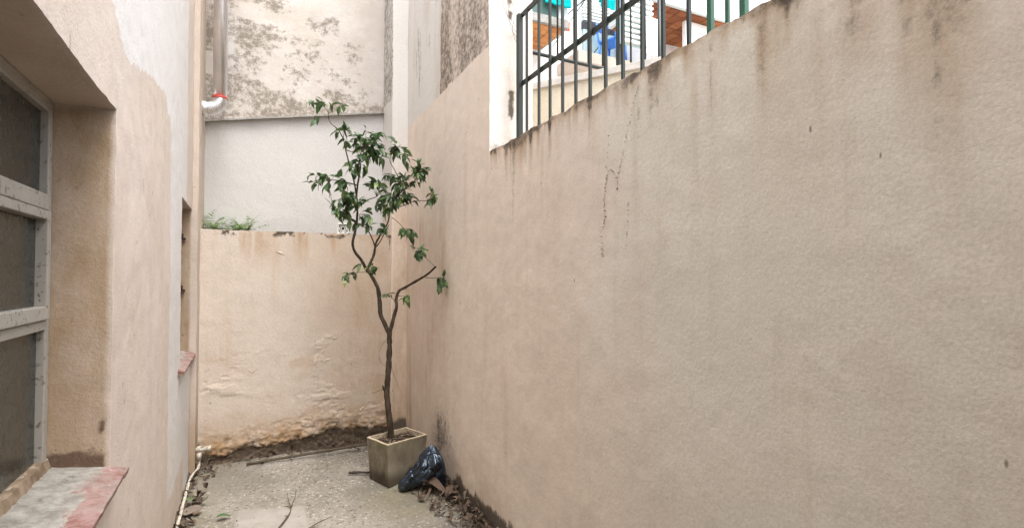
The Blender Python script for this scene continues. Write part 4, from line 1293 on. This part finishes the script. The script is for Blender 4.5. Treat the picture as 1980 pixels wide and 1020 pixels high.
nb = empty('apartment_building', (5.5, 8.6, 2.28))
tag(nb, 'white apartment building with brick-soffited balconies beyond the railing', 'building')
NI = Vector(nb.location)
def nbox(a, b2): 
    m_ = MB(); m_.box(tuple(Vector(a) - NI), tuple(Vector(b2) - NI)); return m_
nbox((2.6, 8.45, 2.25), (6.39, 8.75, 11)).build('wall', M['white_wall'], nb)
nbox((6.40, 7.22, 2.25), (14, 8.75, 11)).build('wing_wall', M['white_wall'], nb)
def balcony(x0, x1, y0, y1, z0, z1, mat, bmat, nbx, nby, par=None):
    sl = nbox((x0, y0, z0), (x1, y1, z1)).build('balcony_slab', mat, nb, bevel=.006)
    if nbx:
        bx_, by_ = (x1 - x0 - .12) / nbx, (y1 - y0 - .08) / nby
        me = None
        for j in range(nby):
            for i in range(nbx):
                if me is None:
                    m_ = MB(); m_.box((.006, .006, -.028), (bx_ - .006, by_ - .006, .004)); ob = m_.build('soffit_brick', bmat, sl, bevel=.004); me = ob.data
                else:
                    ob = bpy.data.objects.new('soffit_brick', me); COL.objects.link(ob); ob.parent = sl
                ob.location = Vector((x0 + .06 + bx_ * i, y0 + .06 + by_ * j, z0 + random.uniform(-.004, .004))) - NI
    return sl
balcony(3.0, 4.715, 7.5, 8.445, 5.84, 5.98, M['concrete'], M['brick'], 7, 6)
nbox((3.0, 7.52, 5.985), (4.52, 7.58, 6.95)).build('balcony_panel', M['teal_panel'], nb)
nbox((4.525, 7.51, 5.985), (4.70, 7.59, 6.95)).build('balcony_panel', M['grey_panel'], nb)
balcony(5.34, 8.2, 6.13, 7.215, 5.84, 5.98, M['grey_panel'], M['brick_dark'], 14, 8)
nbox((5.34, 6.14, 5.985), (8.2, 6.20, 6.9)).build('balcony_panel', M['grey_panel'], nb)
nbox((6.25, 6.35, 4.6), (7.6, 6.42, 5.80)).build('white_screen', M['white_wall'], nb)
balcony(5.05, 6.38, 7.70, 8.445, 5.42, 5.62, M['house'], None, 0, 0)
# glazed door with dark head and a louvred shutter above the middle balcony
nbox((5.62, 8.40, 5.64), (6.36, 8.445, 6.42)).build('balcony_door', M['window_pale'], nb)
nbox((5.60, 8.39, 6.425), (6.37, 8.446, 6.56)).build('door_head', M['black'], nb)
sh = nbox((5.60, 8.42, 6.57), (6.37, 8.446, 7.6)).build('shutter', M['window_pale'], nb)
for k in range(15):
    nbox((5.61, 8.375, 6.59 + k * .066), (6.36, 8.418, 6.62 + k * .066)).build('slat', M['white_paint'], sh)

ls = nbox((4.74, 6.10, 5.02), (5.325, 6.13, 7.2)).build('louvre_screen', M['window_pale'], nb)
for k in range(26):
    nbox((4.75, 6.055, 5.05 + k * .082), (5.315, 6.098, 5.085 + k * .082)).build('slat', M['white_paint'], ls)
nbox((4.74, 6.14, 2.26), (4.80, 6.20, 7.2)).build('screen_post', M['green_metal'], nb)
nbox((5.265, 6.14, 2.26), (5.325, 6.20, 5.83)).build('screen_post', M['white_wall'], nb)

# clothes dryer and laundry
dr = empty('clothes_dryer', (5.45, 7.75, 6.1))
tag(dr, 'white wire clothes dryer fixed in front of the shuttered door', 'dryer')
DI = Vector(dr.location)
for k in range(9):
    m_ = MB(); yy = 7.05 + k * .085; m_.tube([Vector((4.95, yy, 6.33)) - DI, Vector((5.85, yy, 6.33)) - DI], .006, 6); m_.build('rod', M['white_paint'], dr, smooth=True)
for xx in (4.95, 5.85):
    m_ = MB(); m_.tube([Vector((xx, 7.0, 6.33)) - DI, Vector((xx, 8.46, 6.33)) - DI], .010, 8); m_.build('arm', M['green_metal'], dr, smooth=True)
    m_ = MB(); m_.tube([Vector((xx, 7.3, 6.33)) - DI, Vector((xx, 8.46, 5.95)) - DI], .007, 8); m_.build('brace', M['green_metal'], dr, smooth=True)
def cloth(name, mat, x0, x1, y0, ztop, zbot, label, cat, over=.05, seed=0, narrow=0.0):
    m_ = MB()
    nx, nz = 40, 46
    pts, F = [], []
    for i in range(nx + 1):
        u_ = i / nx
        for k in range(nz + 1):
            v_ = k / nz
            if v_ < .35:
                a = v_ / .35
                yy, zz_ = y0 + over, zbot + (ztop - zbot) * (.45 + .55 * a)
            elif v_ < .45:
                a = (v_ - .35) / .10
                yy, zz_ = y0 + over * math.cos(a * math.pi), ztop + .012 * math.sin(a * math.pi)
            else:
                a = (v_ - .45) / .55
                yy, zz_ = y0 - over, ztop - (ztop - zbot) * a
            q = .5 + (u_ - .5) * (1 - narrow * max(0, (v_ - .45) / .55))
            xx = x0 + (x1 - x0) * q
            yy += .02 * math.sin(u_ * 17 + seed) * abs(v_ - .4)
            pts.append((xx, yy, zz_))
    for i in range(nx):
        for k in range(nz): F.append((i * (nz + 1) + k, (i + 1) * (nz + 1) + k, (i + 1) * (nz + 1) + k + 1, i * (nz + 1) + k + 1))
    m_.add(pts, F)
    o = m_.build(name, mat, smooth=True, disp=wob(.018, 5, 300 + seed))
    sd = o.modifiers.new('thick', 'SOLIDIFY'); sd.thickness = .004
    return tag(o, label, cat)
cloth('towel', M['cloth_teal'], 4.22, 4.72, 7.5, 6.95, 6.15, 'turquoise towel hung over the corner of the teal balcony panel', 'towel', .06, 1)
cloth('shirt', M['cloth_teal'], 5.10, 5.40, 7.13, 6.335, 6.12, 'dark turquoise shirt folded over the rods of the clothes dryer', 'laundry', .03, 2)
cloth('striped_cloth', M['cloth_white'], 5.45, 5.72, 7.13, 6.335, 5.98, 'white cloth hanging over the clothes dryer beside the turquoise shirt', 'laundry', .03, 3)
cloth('sheet', M['cloth_speck'], 5.06, 5.33, 5.98, 5.42, 4.86, 'white sheet with dark speckles hanging by the brown brick balcony', 'sheet', .03, 4, .1)
cloth('cloth', M['coral'], 4.72, 4.80, 7.62, 6.0, 5.84, 'small coral cloth hanging beside the corner of the teal balcony', 'cloth', .02, 5)
lb = empty('clothes_line', (5.0, 5.98, 5.42)); tag(lb, 'thin clothes line carrying the speckled sheet', 'clothes line')
m_ = MB(); m_.tube([(-.1, .12, 0.0), (-.05, 0, 0.0), (.4, 0, -.004), (.45, .14, 0)], .005, 6); m_.build('line', M['white_paint'], lb)

ch = empty('plastic_chair', (5.98, 7.95, 5.62), math.radians(25))
tag(ch, 'bright blue plastic chair on the balcony behind the railing', 'chair')
for sx in (-1, 1):
    for sy in (-1, 1):
        m_ = MB(); m_.tube([(.2 * sx, .19 * sy, .0), (.175 * sx, .17 * sy, .38)], [.02, .026], 8); m_.build('leg', M['blue_plastic'], ch, smooth=True)
m_ = MB(); m_.box((-.21, -.2, .38), (.21, .2, .415)); m_.build('seat', M['blue_plastic'], ch, bevel=.012)
for sx in (-1, 1):
    m_ = MB(); m_.tube(smooth_path([(.19 * sx, .19, .40), (.19 * sx, .23, .62), (.14 * sx, .26, .80)], 4), .022, 8); m_.build('back_post', M['blue_plastic'], ch, smooth=True)
m_ = MB(); m_.box((-.15, .235, .66), (.15, .262, .80)); m_.build('backrest', M['blue_plastic'], ch, bevel=.01)
for sx in (-1, 1):
    m_ = MB(); m_.tube(smooth_path([(.21 * sx, -.17, .40), (.215 * sx, -.16, .58), (.21 * sx, .05, .61), (.20 * sx, .21, .60)], 4), .018, 8); m_.build('armrest', M['blue_plastic'], ch, smooth=True)
